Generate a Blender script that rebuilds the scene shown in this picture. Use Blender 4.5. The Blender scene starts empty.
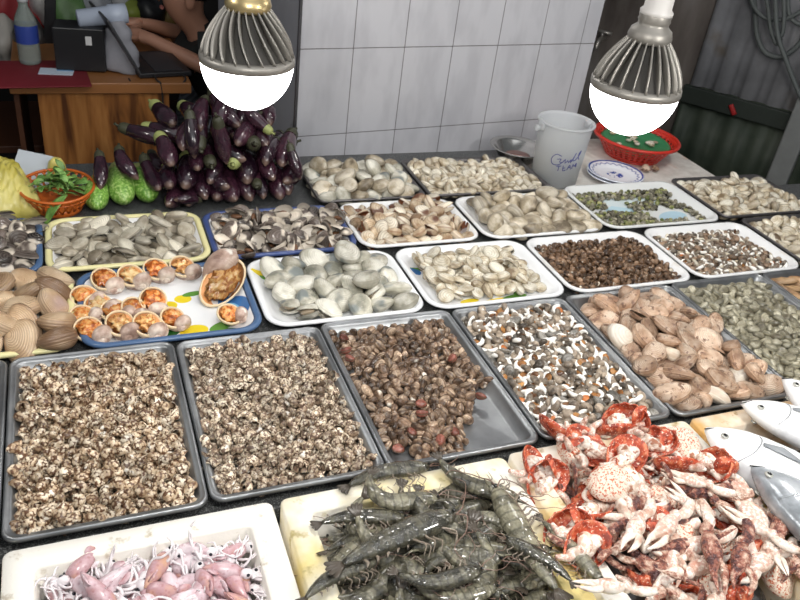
import bpy, math, random
import numpy as np
from mathutils import Matrix, Vector, Euler
PI = math.pi
S = bpy.context.scene
COL = S.collection

# ---------------------------------------------------------------- camera, world, lights, exposure
T = 0.75                       # height of the market table top above the floor
HC = 0.85                      # camera height above the table top
PP = np.array([400., 300.]); FP = 788.
def _d(x, y):
    a = np.array([x-PP[0], y-PP[1], FP]); return a/np.linalg.norm(a)
_up = -_d(226., 1540.); _fw = _d(38., -252.); _fw = _fw-_up*_fw.dot(_up); _fw /= np.linalg.norm(_fw)
_rt = np.cross(_fw, _up)
if _rt[0] < 0: _rt = -_rt
RR = np.array([_rt, _fw, _up])
cam_d = bpy.data.cameras.new('camera'); cam = bpy.data.objects.new('camera', cam_d); COL.objects.link(cam)
cam_d.sensor_width = 36; cam_d.lens = FP/800*36; cam_d.clip_start = 0.02; cam_d.clip_end = 60
_m = Matrix(((RR[0][0], -RR[0][1], -RR[0][2]), (RR[1][0], -RR[1][1], -RR[1][2]), (RR[2][0], -RR[2][1], -RR[2][2])))
cam.matrix_world = Matrix.Translation((0, 0, HC+T)) @ _m.to_4x4()
cam_d.dof.use_dof = True; cam_d.dof.focus_distance = 1.25; cam_d.dof.aperture_fstop = 14.0
S.camera = cam
def at(px, py, z=0.0):         # point of the place seen at a pixel, at height z above the table top
    r = RR @ np.array([px-PP[0], py-PP[1], FP]); t = (z-HC)/r[2]; return np.array([r[0]*t, r[1]*t, z])
def aty(px, py, Y):            # the same at depth Y
    r = RR @ np.array([px-PP[0], py-PP[1], FP]); p = r*Y/r[1]; return np.array([p[0], p[1], p[2]+HC])

w = bpy.data.worlds.new('world'); S.world = w; w.use_nodes = True
w.node_tree.nodes['Background'].inputs[0].default_value = (0.86, 0.93, 1.0, 1)
w.node_tree.nodes['Background'].inputs[1].default_value = 0.10
def area(name, loc, size, power, rot=(0, 0, 0), col=(1, 1, 1)):
    l = bpy.data.lights.new(name, 'AREA'); l.shape = 'RECTANGLE'; l.size = size[0]; l.size_y = size[1]; l.energy = power; l.color = col
    o = bpy.data.objects.new(name, l); COL.objects.link(o); o.location = (loc[0], loc[1], loc[2]+T); o.rotation_euler = rot
def lamp(name, loc, power, r=0.07, col=(1, 0.97, 0.92)):
    l = bpy.data.lights.new(name, 'POINT'); l.energy = power; l.shadow_soft_size = r; l.color = col
    o = bpy.data.objects.new(name, l); COL.objects.link(o); o.location = (loc[0], loc[1], loc[2]+T)
# the stall's other bulbs, hanging in a row over the front of the table, and two added soft area fills out of view
area('front_fill_light', (0.5, -1.2, 2.2), (4.0, 2.0), 21, (math.radians(38), 0, 0), (0.93, 0.97, 1.0))
area('top_fill_light', (0.6, 0.9, 2.1), (2.2, 1.2), 7, (0, 0, 0), (0.97, 0.98, 1.0))
lamp('stall_bulb_light_a', (0.15, 0.35, 0.85), 14.5, .045)
lamp('stall_bulb_light_b', (0.95, 0.25, 0.80), 16.5, .045)
lamp('stall_bulb_light_c', (1.5, 1.25, 1.0), 10, .045)
lamp('stall_bulb_light_d', (-0.45, 1.2, 0.95), 8, .045)
lamp('stall_bulb_light_e', (0.6, 1.65, 1.05), 6, .045)
vs = S.view_settings
vs.view_transform = 'Standard'; vs.look = 'None'; vs.gamma = 1; vs.use_curve_mapping = False; vs.exposure = 0.35

# ---------------------------------------------------------------- helpers
rng = np.random.default_rng(7)
random.seed(7)
def finish(o, loc=(0, 0, 0), rot=(0, 0, 0), parent=None):
    COL.objects.link(o)
    if parent is None: o.location = (loc[0], loc[1], loc[2]+T)
    else: o.parent = parent; o.location = loc
    o.rotation_euler = rot; return o
def me_from(name, V, F, mats, uv=None, mi=None, smooth=True):
    me = bpy.data.meshes.new(name)
    me.from_pydata([tuple(map(float, v)) for v in V], [], [tuple(int(i) for i in f) for f in F])
    if not isinstance(mats, (list, tuple)): mats = [mats]
    for m in mats: me.materials.append(m)
    if uv is not None:
        l = me.uv_layers.new(name='UVMap'); idx = np.zeros(len(me.loops), dtype=np.int32); me.loops.foreach_get('vertex_index', idx)
        l.data.foreach_set('uv', np.asarray(uv, dtype=np.float32)[idx].ravel())
    if mi is not None: me.polygons.foreach_set('material_index', np.asarray(mi, dtype=np.int32))
    if smooth: me.polygons.foreach_set('use_smooth', [True]*len(me.polygons))
    me.update(); return me
def tag(o, label, cat, group=None, kind=None):
    o['label'] = label; o['category'] = cat
    if group: o['group'] = group
    if kind: o['kind'] = kind
    return o
def struct(o): o['kind'] = 'structure'; return o
def mesh(name, G, mats, loc=(0, 0, 0), rot=(0, 0, 0), parent=None, smooth=True):
    V, F = G[0], G[1]; uv = G[2] if len(G) > 2 else None
    return finish(bpy.data.objects.new(name, me_from(name, V, F, mats, uv, None, smooth)), loc, rot, parent)
def empty(name, loc=(0, 0, 0), rot=(0, 0, 0)):
    return finish(bpy.data.objects.new(name, None), loc, rot)
def copy_tree(o, parent=None):
    c = o.copy(); COL.objects.link(c)
    if parent is not None: c.parent = parent
    for ch in [x for x in o.children]: copy_tree(ch, c)
    return c
def mod(o, kind, **k):
    m = o.modifiers.new(kind.lower(), kind)
    for a, b in k.items(): setattr(m, a, b)
    return m
def cat(*Gs):
    V = []; F = []; U = []; n = 0
    for G in Gs:
        V.append(np.asarray(G[0], float)); F += [tuple(i+n for i in f) for f in G[1]]
        U.append(np.asarray(G[2], float) if len(G) > 2 and G[2] is not None else np.zeros((len(G[0]), 2))); n += len(G[0])
    return np.vstack(V), F, np.vstack(U)
def xf(G, M):
    M = np.array(M); V = np.asarray(G[0], float); return (V @ M[:3, :3].T+M[:3, 3], G[1], G[2] if len(G) > 2 else None)
def tr(x, y, z, rx=0, ry=0, rz=0, s=1):
    return Matrix.Translation((x, y, z)) @ Euler((rx, ry, rz)).to_matrix().to_4x4() @ Matrix.Scale(s, 4)
def grid(P, cu=False, cv=False, uv=None):
    P = np.asarray(P, float); a, b = P.shape[:2]; F = []
    for i in range(a if cu else a-1):
        for j in range(b if cv else b-1):
            i2 = (i+1) % a; j2 = (j+1) % b; F.append((i*b+j, i*b+j2, i2*b+j2, i2*b+j))
    if uv is None:
        u, v = np.meshgrid(np.linspace(0, 1, b), np.linspace(0, 1, a)); uv = np.stack([u, v], -1)
    return P.reshape(-1, 3), F, uv.reshape(-1, 2)
def box(x0, x1, y0, y1, z0, z1, bev=0.0):
    if bev <= 0:
        V = [(x, y, z) for x in (x0, x1) for y in (y0, y1) for z in (z0, z1)]
        return np.array(V, float), [(0, 1, 3, 2), (4, 6, 7, 5), (0, 4, 5, 1), (2, 3, 7, 6), (0, 2, 6, 4), (1, 5, 7, 3)], np.zeros((8, 2))
    prof = [(bev, z0), (0, z0+bev), (0, z1-bev), (bev*.3, z1-bev*.3), (bev, z1)]
    L = []
    for ins, z in prof: L.append(rrect(x0+ins, x1-ins, y0+ins, y1-ins, bev, z, 3))
    return loops(L, True, True)
def rrect(x0, x1, y0, y1, r, z, n=6):
    r = max(1e-4, min(r, (x1-x0)/2.001, (y1-y0)/2.001)); P = []
    for cx, cy, a in ((x1-r, y1-r, 0), (x0+r, y1-r, PI/2), (x0+r, y0+r, PI), (x1-r, y0+r, 1.5*PI)):
        for k in range(n+1):
            t = a+PI/2*k/n; P.append((cx+r*math.cos(t), cy+r*math.sin(t), z))
    return P
def loops(L, capa=False, capb=False):
    P = np.array(L, float); V, F, U = grid(P, cv=True); n = P.shape[1]
    if capa: F.append(tuple(range(n))[::-1])
    if capb: F.append(tuple((P.shape[0]-1)*n+i for i in range(n)))
    return V, F, U
def lathe(prof, n=32, cap=False):
    a = np.linspace(0, 2*PI, n, endpoint=False)
    P = np.array([[(r*math.cos(t), r*math.sin(t), z) for t in a] for r, z in prof])
    V, F, U = grid(P, cv=True)
    if cap: F.append(tuple(range(n))[::-1]); F.append(tuple((len(prof)-1)*n+i for i in range(n)))
    return V, F, U
def smoothp(pts, n):
    pts = [np.array(p, float) for p in pts]; P = [2*pts[0]-pts[1]]+pts+[2*pts[-1]-pts[-2]]; out = []
    m = len(pts)-1
    for k in range(n+1):
        t = k/n*m; i = min(int(t), m-1); f = t-i; a, b, c, d = P[i:i+4]
        out.append(.5*((2*b)+(-a+c)*f+(2*a-5*b+4*c-d)*f*f+(-a+3*b-3*c+d)*f**3))
    return np.array(out)
def loft(pts, rad, seg=10, up=(0, 0, 1), cap=True):
    pts = np.asarray(pts, float); n = len(pts); u0 = np.array(up, float); P = np.zeros((n, seg, 3))
    a = np.linspace(0, 2*PI, seg, endpoint=False)
    for i in range(n):
        t = pts[min(i+1, n-1)]-pts[max(i-1, 0)]; t = t/(np.linalg.norm(t)+1e-12)
        s = np.cross(t, u0)
        if np.linalg.norm(s) < 1e-3: s = np.cross(t, (0.3, 1, 0.1))
        s /= np.linalg.norm(s); v = np.cross(s, t)
        r = rad[i] if hasattr(rad, '__len__') else rad
        rw, rh = (r if hasattr(r, '__len__') else (r, r))
        P[i] = pts[i]+np.outer(np.cos(a)*rw, s)+np.outer(np.sin(a)*rh, v)
    V, F, U = grid(P, cv=True)
    if cap: F.append(tuple(range(seg))[::-1]); F.append(tuple((n-1)*seg+i for i in range(seg)))
    return V, [f[::-1] for f in F], U
def lerpn(vals, n):
    x = np.linspace(0, 1, len(vals)); return np.interp(np.linspace(0, 1, n), x, vals)

# ---------------------------------------------------------------- materials
class NT:
    def __init__(s, name):
        s.m = bpy.data.materials.new(name); s.m.use_nodes = True; s.t = s.m.node_tree; s.b = s.t.nodes['Principled BSDF']
        s._c = {}
    def n(s, kind, **k):
        nd = s.t.nodes.new('ShaderNode'+kind)
        for a, b in k.items(): setattr(nd, a, b)
        return nd
    def l(s, a, b): s.t.links.new(a, b)
    def put(s, inp, v):
        if hasattr(v, 'is_output') or isinstance(v, bpy.types.NodeSocket): s.l(v, inp)
        else: inp.default_value = v
    def math(s, op, a, b=0.0, clamp=False):
        nd = s.n('Math', operation=op, use_clamp=clamp); s.put(nd.inputs[0], a); s.put(nd.inputs[1], b); return nd.outputs[0]
    def mix(s, f, a, b, mode='MIX'):
        nd = s.n('Mix', data_type='RGBA', blend_type=mode); s.put(nd.inputs[0], f); s.put(nd.inputs[6], a); s.put(nd.inputs[7], b); return nd.outputs[2]
    def obj(s): 
        if 'o' not in s._c: s._c['o'] = s.n('TexCoord').outputs['Object']
        return s._c['o']
    def uv(s):
        if 'u' not in s._c:
            t = s.n('TexCoord'); sp = s.n('SeparateXYZ'); s.l(t.outputs['UV'], sp.inputs[0]); s._c['u'] = sp.outputs
        return s._c['u']
    def sep(s, v=None):
        sp = s.n('SeparateXYZ'); s.l(v if v is not None else s.obj(), sp.inputs[0]); return sp.outputs
    def rnd(s):
        if 'r' not in s._c:
            a = s.n('ObjectInfo').outputs['Random']; b = s.n('NewGeometry').outputs['Random Per Island']
            s._c['r'] = s.math('FRACT', s.math('ADD', a, s.math('MULTIPLY', b, 0.83)))
        return s._c['r']
    def shifted(s):
        if 's' not in s._c:
            v = s.n('VectorMath', operation='ADD'); s.l(s.obj(), v.inputs[0])
            s.put(v.inputs[1], s.math('MULTIPLY', s.rnd(), 7.0)); s._c['s'] = v.outputs[0]
        return s._c['s']
    def noise(s, scale, detail=3, vec=None, rough=.55, dist=0):
        nd = s.n('TexNoise'); nd.inputs['Scale'].default_value = scale; nd.inputs['Detail'].default_value = detail
        nd.inputs['Roughness'].default_value = rough; nd.inputs['Distortion'].default_value = dist
        s.l(vec if vec is not None else s.shifted(), nd.inputs['Vector']); return nd.outputs['Fac']
    def voro(s, scale, vec=None, feature='F1'):
        nd = s.n('TexVoronoi', feature=feature); nd.inputs['Scale'].default_value = scale
        s.l(vec if vec is not None else s.shifted(), nd.inputs['Vector']); return nd.outputs['Distance']
    def ramp(s, fac, stops, interp='LINEAR'):
        nd = s.n('ValToRGB'); cr = nd.color_ramp; cr.interpolation = interp
        while len(cr.elements) > 1: cr.elements.remove(cr.elements[-1])
        for i, (p, c) in enumerate(stops):
            e = cr.elements[0] if i == 0 else cr.elements.new(p)
            e.position = p; e.color = (*c, 1) if len(c) == 3 else c
        s.put(nd.inputs[0], fac); return nd.outputs[0]
    def step(s, v, lo, hi):
        nd = s.n('MapRange', interpolation_type='SMOOTHSTEP'); s.put(nd.inputs[0], v); nd.inputs[1].default_value = lo; nd.inputs[2].default_value = hi
        return nd.outputs[0]
    def done(s, col, rough=.5, metal=0, bump=None, bs=.3, bd=.001, **k):
        s.put(s.b.inputs['Base Color'], col if not isinstance(col, tuple) else (*col[:3], 1))
        s.put(s.b.inputs['Roughness'], rough); s.b.inputs['Metallic'].default_value = metal
        for a, b in k.items(): s.put(s.b.inputs[a.replace('_', ' ')], b)
        if bump is not None:
            nd = s.n('Bump'); nd.inputs['Strength'].default_value = bs; nd.inputs['Distance'].default_value = bd
            s.put(nd.inputs['Height'], bump); s.l(nd.outputs[0], s.b.inputs['Normal'])
        return s.m
def plain(name, col, rough=.5, metal=0, nz=0, nscale=30, **k):
    m = NT(name)
    c = (*col, 1)
    if nz:
        c = m.mix(m.math('MULTIPLY', m.noise(nscale), nz), c, tuple(x*.35 for x in col)+(1,))
    return m.done(c, rough, metal, **k)
def shell_mat(name, stops, nscale=60, rings=0, ringcol=(.1, .08, .05), ringmix=.5, spots=None, rough=.35, vary=(.7, 1.25), inner=None, patch=None, bs=.3, axial=0, bmod=5.0, edge=.55):
    m = NT(name)
    nz_ = m.math('ADD', m.math('MULTIPLY', m.math('SUBTRACT', m.noise(nscale, 4), .5), 1.7), .40)
    base = m.ramp(m.math('ADD', nz_, m.math('MULTIPLY', m.rnd(), .26)), stops)
    h = m.noise(nscale*2.2, 2)
    if rings:
        u = m.uv(); r = m.math('SINE', m.math('ADD', m.math('MULTIPLY', u[1], rings), m.math('MULTIPLY', m.noise(nscale*.6, 2), bmod)))
        rr = m.step(r, .1, .95); base = m.mix(m.math('MULTIPLY', rr, ringmix), base, (*ringcol, 1)); h = m.math('ADD', h, m.math('MULTIPLY', r, -.5))
    if rings and edge:
        u = m.uv(); base = m.mix(m.math('MULTIPLY', m.step(u[1], .86, 1.0), edge), base, (*ringcol, 1))
    if axial:
        u = m.uv(); r = m.math('SINE', m.math('MULTIPLY', u[0], axial)); h = m.math('ADD', h, m.math('MULTIPLY', r, .6))
        base = m.mix(m.math('MULTIPLY', m.step(r, -.2, -1), .35), base, (*ringcol, 1))
    if spots:
        sc, lo, hi, c = spots; v = m.voro(sc); base = m.mix(m.step(v, hi, lo) if hi > lo else m.step(v, hi, lo), base, (*c, 1))
    if patch:
        sc, lo, hi, c = patch; base = m.mix(m.step(m.noise(sc, 2), lo, hi), base, (*c, 1))
    vv = m.math('ADD', m.math('MULTIPLY', m.math('FRACT', m.math('MULTIPLY', m.rnd(), 13.7)), vary[1]-vary[0]), vary[0])
    hs = m.n('HueSaturation'); m.put(hs.inputs['Value'], vv); m.l(base, hs.inputs['Color']); base = hs.outputs[0]
    if inner is not None:
        base = m.mix(m.n('NewGeometry').outputs['Backfacing'], base, (*inner, 1))
    return m.done(base, rough, 0, bump=h, bs=bs, bd=.0012, Specular_IOR_Level=.5)
def catm(items):
    V = []; F = []; U = []; MI = []; n = 0
    for G, k in items:
        V.append(np.asarray(G[0], float)); F += [tuple(i+n for i in f) for f in G[1]]; MI += [k]*len(G[1])
        U.append(np.asarray(G[2], float) if len(G) > 2 and G[2] is not None else np.zeros((len(G[0]), 2))); n += len(G[0])
    return np.vstack(V), F, np.vstack(U), MI
def meshm(name, G, mats, loc=(0, 0, 0), rot=(0, 0, 0), parent=None):
    return finish(bpy.data.objects.new(name, me_from(name, G[0], G[1], mats, G[2], G[3])), loc, rot, parent)
def lumpy(G, amp, freq, seed=0):
    r = np.random.default_rng(seed); V = np.array(G[0], float); D = np.zeros(len(V))
    for k in range(6):
        d = r.normal(size=3)*freq*(1+.6*k/3); D += np.sin(V @ d+r.uniform(0, 6))/(1+.4*k)
    c = V.mean(0); N = V-c; N /= (np.linalg.norm(N, axis=1, keepdims=True)+1e-9)
    return (V+N*(D[:, None]*amp/3), G[1], G[2] if len(G) > 2 else None)
def ball(rx, ry, rz, n=16, m=10):
    t = np.linspace(.001, PI-.001, m)
    V, F, U = lathe([(math.sin(a), -math.cos(a)) for a in t], n, True)
    return V*np.array([rx, ry, rz]), F, U

# ================================================================ THE SETTING
m = NT('concrete_floor'); M_floor = m.done(m.ramp(m.noise(3, 5, m.obj()), [(.3, (.035, .033, .03)), (.7, (.09, .085, .08))]), .6)
struct(mesh('floor', box(-3, 6, -2, 9, -T-.05, -T), M_floor, smooth=False))

P0 = at(298, 154, 0); P0[2] = 0
WD = np.array([0.99282, 0.11960]); WN = np.array([-WD[1], WD[0]])
# tiled wall block: tiled front, plastered left side
m = NT('wall_tiles'); s_ = m.sep()
br = m.n('TexBrick', offset=0.0, squash=1.0); vv = m.n('CombineXYZ')
m.put(vv.inputs[0], m.math('ADD', s_[0], 0.155*40)); m.put(vv.inputs[1], m.math('ADD', s_[2], 0.237*10-.045)); m.l(vv.outputs[0], br.inputs['Vector'])
for k, v in dict(Scale=1.0).items(): br.inputs[k].default_value = v
br.inputs['Brick Width'].default_value = .155; br.inputs['Row Height'].default_value = .237; br.inputs['Mortar Size'].default_value = .0013; br.inputs['Mortar Smooth'].default_value = .3
smear = m.n('Mapping'); smear.inputs['Scale'].default_value = (1, 1, .35); m.l(m.obj(), smear.inputs['Vector'])
tc = m.ramp(m.noise(14, 3, smear.outputs[0]), [(.36, (.40, .40, .43)), (.55, (.53, .53, .56))])
tc2 = m.mix(.45, tc, (.51, .51, .545, 1))
M_tile = m.done(m.mix(br.outputs['Fac'], tc2, (.12, .11, .11, 1)), .3, bump=m.math('MULTIPLY', br.outputs['Fac'], -1), bs=.5)
M_plaster = plain('grey_plaster', (.34, .34, .37), .75, nz=.5, nscale=5)
wall_rot = (0, 0, math.atan2(WD[1], WD[0]))
G = box(0.0, .985, 0.0, .70, -T, 1.6)
o = meshm('wall_tiled', (G[0], G[1], G[2], [0 if i == 2 else 1 for i in range(6)]), [M_tile, M_plaster], (P0[0]-.009, P0[1]+.012, 0), wall_rot)
o.data.polygons.foreach_set('use_smooth', [False]*6); struct(o)
struct(mesh('trim_1', box(-.004, .003, -.004, .0035, -T, 1.6), plain('steel_edge', (.10, .10, .11), .4, .6), (P0[0]-.009, P0[1]+.012, 0), wall_rot, smooth=False))

# right-hand wall: dark stained board part, corrugated sheet, low green sheet, one continuous line
RD = np.array([-.5842, .8116]); PW = np.array([2.965, 2.6])
rw_rot = (0, 0, math.atan2(RD[1], RD[0]))
def rwl(t, off=0): p = PW+RD*t+np.array([-RD[1], RD[0]])*off; return (p[0], p[1], 0)
m = NT('stained_board'); mp = m.n('Mapping'); mp.inputs['Scale'].default_value = (1, 1, .3); m.l(m.obj(), mp.inputs['Vector'])
M_board = m.done(m.ramp(m.noise(6, 5, mp.outputs[0]), [(.3, (.07, .055, .047)), (.55, (.19, .16, .14)), (.75, (.30, .27, .25))]), .7)
struct(mesh('wall_right', box(-2.5, 4.2, -.1, -.012, -T, 1.9), M_board, rwl(0), rw_rot, smooth=False))
def corrug(x0, x1, z0, z1, pitch, amp, n=8):
    xs = np.arange(x0, x1, pitch/n); P = []
    for z in (z0, z1): P.append([(x, .008+amp*(max(-.55, min(.55, math.sin(2*PI*x/pitch)))), z) for x in xs])
    return grid(np.array(P))
m = NT('galvanised_sheet'); M_galv = m.done(m.ramp(m.noise(5, 4, m.obj()), [(.3, (.34, .34, .36)), (.6, (.60, .60, .63)), (.8, (.42, .34, .26))]), .5, .1)
m = NT('green_sheet'); M_gsheet = m.done(m.ramp(m.noise(6, 4, m.obj()), [(.3, (.03, .045, .03)), (.7, (.085, .10, .07))]), .6)
E1 = .42
def sheet(name, G, M):
    o = mesh(name, G, M, rwl(0, 0), rw_rot); mod(o, 'SOLIDIFY', thickness=.003); return o
tag(sheet('corrugated_sheet', corrug(-1.6, E1, -.12, 1.5, .12, .016), M_galv), 'grey corrugated metal sheet wall covering behind the hanging hoses', 'metal sheet')
o = sheet('corrugated_sheet', corrug(-.06, E1+.02, -.72, -.12, .13, .018), M_gsheet)
tag(o, 'dark green corrugated sheet low behind the table', 'metal sheet')
rb = mesh('rail', box(-.06, E1+.01, .026, .05, -.20, -.12, .004), plain('dark_green_rail', (.035, .045, .035), .6, nz=.5), (0, 0, 0), (0, 0, 0), o, False)
rt_ = mesh('red_tape', loft(smoothp([(.20, .054, -.15), (.19, .056, -.165), (.17, .055, -.19)], 6), [(.012, .003)]*7, 6, up=(0, 1, 0)), plain('red_tape', (.55, .03, .03), .5), parent=o)
o = mesh('concrete_post', box(-.045, .045, -.045, .045, -T, 1.6, .008), plain('post_concrete', (.42, .43, .42), .8, nz=.6, nscale=12), rwl(-.11, .10), rw_rot)
tag(o, 'upright weathered grey concrete post right of the green sheet', 'post')
tag(mesh('corrugated_sheet', corrug(-1.6, -.12, -.72, -.12, .13, .018), M_gsheet, rwl(0, .0), rw_rot), 'dark corrugated sheet low in the right corner beyond the post', 'metal sheet')
# hoses
M_hose = plain('grey_hose', (.16, .175, .17), .5, nz=.3)
def hl(px, py, off=0.07):    # a point on the right wall, off in front of it
    r = RR @ np.array([px-PP[0], py-PP[1], FP]); nn = np.array([-RD[1], RD[0], 0]); b = np.array([*PW, 0])+nn*off
    o_ = np.array([0, 0, HC]); return o_+r*(nn.dot(b-o_)/nn.dot(r))
def hose(pts, r, label, off=.07):
    P = smoothp([hl(x, y, off) for x, y in pts], 44); c = P[0].copy()
    o = mesh('hose', loft(P-c, r, 8), M_hose, tuple(c)); return tag(o, label, 'hose', None)
hose([(752, -22), (755, 10), (757, 35), (765, 52), (780, 57), (793, 50), (803, 38), (812, 15)], .011, 'thick grey hose hanging in the lowest loop on the corrugated wall')
hose([(748, -20), (752, 2), (762, 16), (778, 20), (795, 15), (815, 0)], .009, 'grey hose in a shallow loop at the top right corner', .10)
hose([(764, -20), (768, 8), (771, 30), (777, 44), (783, 30), (784, 5), (780, -20)], .009, 'narrow hanging loop of grey hose inside the largest loop', .12)
hose([(775, -20), (777, 30), (786, 60), (800, 95), (815, 120)], .010, 'straight dark grey pipe slanting down across the hose loops', .15)
hose([(790, -20), (788, 8), (795, 22), (815, 28)], .009, 'short grey hose end at the very edge of the wall', .09)
# faucet
M_fauc = plain('old_chrome', (.45, .42, .38), .35, .7)
fp = hl(604, 38, .0); fo = empty('wall_faucet', tuple(fp), rw_rot)
tag(fo, 'small pale metal tap on the dark wall beside the tiled wall', 'tap')
mesh('spout', loft(smoothp([(0, -.02, 0), (0, .05, 0), (.0, .075, -.01), (0, .085, -.045)], 12), .013, 10), M_fauc, parent=fo)
mesh('handle', cat(loft([(-.045, .04, .035), (.045, .04, .035)], .009, 8), loft([(0, .04, 0), (0, .04, .037)], .008, 8)), M_fauc, parent=fo)
# wall far left/back
struct(mesh('wall_back', box(-2.5, 2.0, 4.3, 4.4, -T, 1.6), plain('dark_backwall', (.035, .03, .028), .8, nz=.4, nscale=3), smooth=False))

# ================================================================ TABLES
m = NT('speckled_dark_top'); v = m.noise(420, 2, m.obj()); v2 = m.noise(9, 3, m.obj())
M_top = m.done(m.mix(m.step(v, .50, .66), m.mix(v2, (.022, .023, .024, 1), (.05, .052, .053, 1)), (.19, .195, .19, 1)), .42)
m = NT('pale_worn_top')
M_pale = m.done(m.mix(m.step(m.noise(7, 3, m.obj()), .60, .70), m.ramp(m.noise(30, 4, m.obj()), [(.3, (.52, .48, .43)), (.7, (.72, .69, .64))]), (.55, .30, .15, 1)), .5)
M_leg = plain('dark_leg_steel', (.05, .05, .05), .5, .3)
YB = P0[1]-.012
def table(name, x0, x1, y0, y1, th, M, label, z=0):
    t = empty(name, ((x0+x1)/2, (y0+y1)/2, z-T-z)); t.location[2] = 0; t['_'] = 0; del t['_']
    hx = (x1-x0)/2; hy = (y1-y0)/2; h = T+z
    mesh('table_top', box(-hx, hx, -hy, hy, h-th, h-.0005, .004), M, parent=t, smooth=False)
    for a in (-1, 1):
        for b in (-1, 1): mesh('leg', box(a*(hx-.06)-.025, a*(hx-.06)+.025, b*(hy-.06)-.025, b*(hy-.06)+.025, 0, h-th, .003), M_leg, parent=t, smooth=False)
    return tag(t, label, 'table')
table('market_table', -.85, 2.35, .748, 1.628, .03, M_top, 'long dark speckled table carrying the rows of shellfish trays')
table('market_table', -.85, 1.19, 1.632, YB, .03, M_top, 'dark speckled table at the back under the eggplants and bucket')
table('market_table', 1.195, 1.795, 1.632, 2.025, .03, M_pale, 'worn pale table top under the plates and red colander')
table('low_bench', -.85, 1.9, .16, .747, .03, plain('dark_bench_wood', (.05, .035, .025), .6, nz=.5), 'low dark bench under the foam boxes at the front', -.115)

# ================================================================ TRAYS
m = NT('dull_steel'); M_steel = m.done(m.ramp(m.noise(11, 4, m.obj()), [(.3, (.20, .205, .21)), (.7, (.38, .39, .40))]), m.math('ADD', m.math('MULTIPLY', m.noise(25, 3, m.obj()), .35), .22), .85)
M_dsteel = plain('darkened_steel', (.16, .15, .15), .38, .7, nz=.5, nscale=20)
m = NT('white_enamel'); M_enam = m.done(m.mix(m.step(m.noise(16, 3, m.obj()), .55, .75), (.80, .80, .80, 1), (.70, .66, .60, 1)), .22)
M_blue = plain('blue_enamel', (.07, .13, .25), .25); M_yel = plain('cream_yellow_enamel', (.78, .72, .38), .25); M_navy = plain('navy_enamel', (.05, .08, .22), .3)
def ell(m, col, base, cx, cy, rx, ry, rot=0, soft=.08):
    s = m.sep(); x = m.math('SUBTRACT', s[0], cx); y = m.math('SUBTRACT', s[1], cy); c, n = math.cos(rot), math.sin(rot)
    u = m.math('DIVIDE', m.math('ADD', m.math('MULTIPLY', x, c), m.math('MULTIPLY', y, n)), rx)
    v = m.math('DIVIDE', m.math('SUBTRACT', m.math('MULTIPLY', y, c), m.math('MULTIPLY', x, n)), ry)
    d = m.math('ADD', m.math('MULTIPLY', u, u), m.math('MULTIPLY', v, v)); f = m.step(d, 1+soft, 1-soft)
    return m.mix(f, base, (*col, 1))
def print_mat(name, shapes, base=(.82, .83, .84)):
    m = NT(name); c = (*base, 1)
    for col, cx, cy, rx, ry, rot in shapes: c = ell(m, col, c, cx, cy, rx, ry, rot)
    return m.done(c, .2)
YL, GR, GD, BL, PK, OR = (.80, .62, .03), (.12, .30, .05), (.03, .14, .03), (.05, .17, .42), (.75, .30, .32), (.75, .28, .04)
M_floral = print_mat('floral_enamel', [(GD, .075, -.095, .035, .011, .3), (YL, .035, -.078, .026, .018, .2), (GR, .085, -.072, .026, .012, .5), (GR, -.02, .02, .03, .012, 2.6), (YL, -.01, .005, .03, .018, .5), (BL, .118, -.015, .024, .042, .35), ((.2, .45, .65), .115, -.02, .012, .022, .2), (GD, .0, -.07, .02, .012, 1.0), (YL, .03, .03, .016, .014, 0), (GR, .05, .045, .02, .008, .2), (BL, .10, .055, .012, .02, 0)])
M_print2 = print_mat('small_print_enamel', [(YL, -.055, -.078, .022, .008, .1), (YL, .005, -.085, .03, .007, .1), (GR, .05, -.08, .03, .008, .1), (GR, -.12, .06, .015, .008, 0), (BL, -.125, .05, .012, .014, .3), (OR, .03, .04, .02, .012, 0), (GR, .07, -.062, .02, .009, .6)])
M_print3 = print_mat('faded_print_enamel', [((.45, .62, .72), .075, -.052, .05, .028, .3), (PK, -.02, .042, .024, .018, -.2), ((.5, .68, .76), -.06, -.0, .05, .03, .4), ((.66, .74, .76), .02, .05, .1, .04, 0), (PK, -.1, .06, .016, .012, 0)], (.72, .73, .72))
M_print1 = print_mat('clam_print_enamel', [(YL, -.13, .085, .02, .007, .1), (GR, -.115, .075, .018, .007, -.2), (PK, -.08, .0, .03, .02, .2)])
PROF_M = [(.030, 0), (.020, .002), (.0095, .020), (.003, .0195), (.0003, .0205), (.0, .0235), (.0012, .0262), (.0030, .0270), (.0045, .0262), (.0058, .0248), (.0085, .0246), (.0105, .0240), (.0120, .0215), (.0200, .005), (.0245, .0033)]
PROF_W = [(.042, 0), (.034, .001), (.008, .018), (.002, .019), (.0, .0215), (.002, .0245), (.006, .0252), (.011, .023), (.018, .016), (.030, .006), (.040, .0035)]
TR = {}
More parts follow.
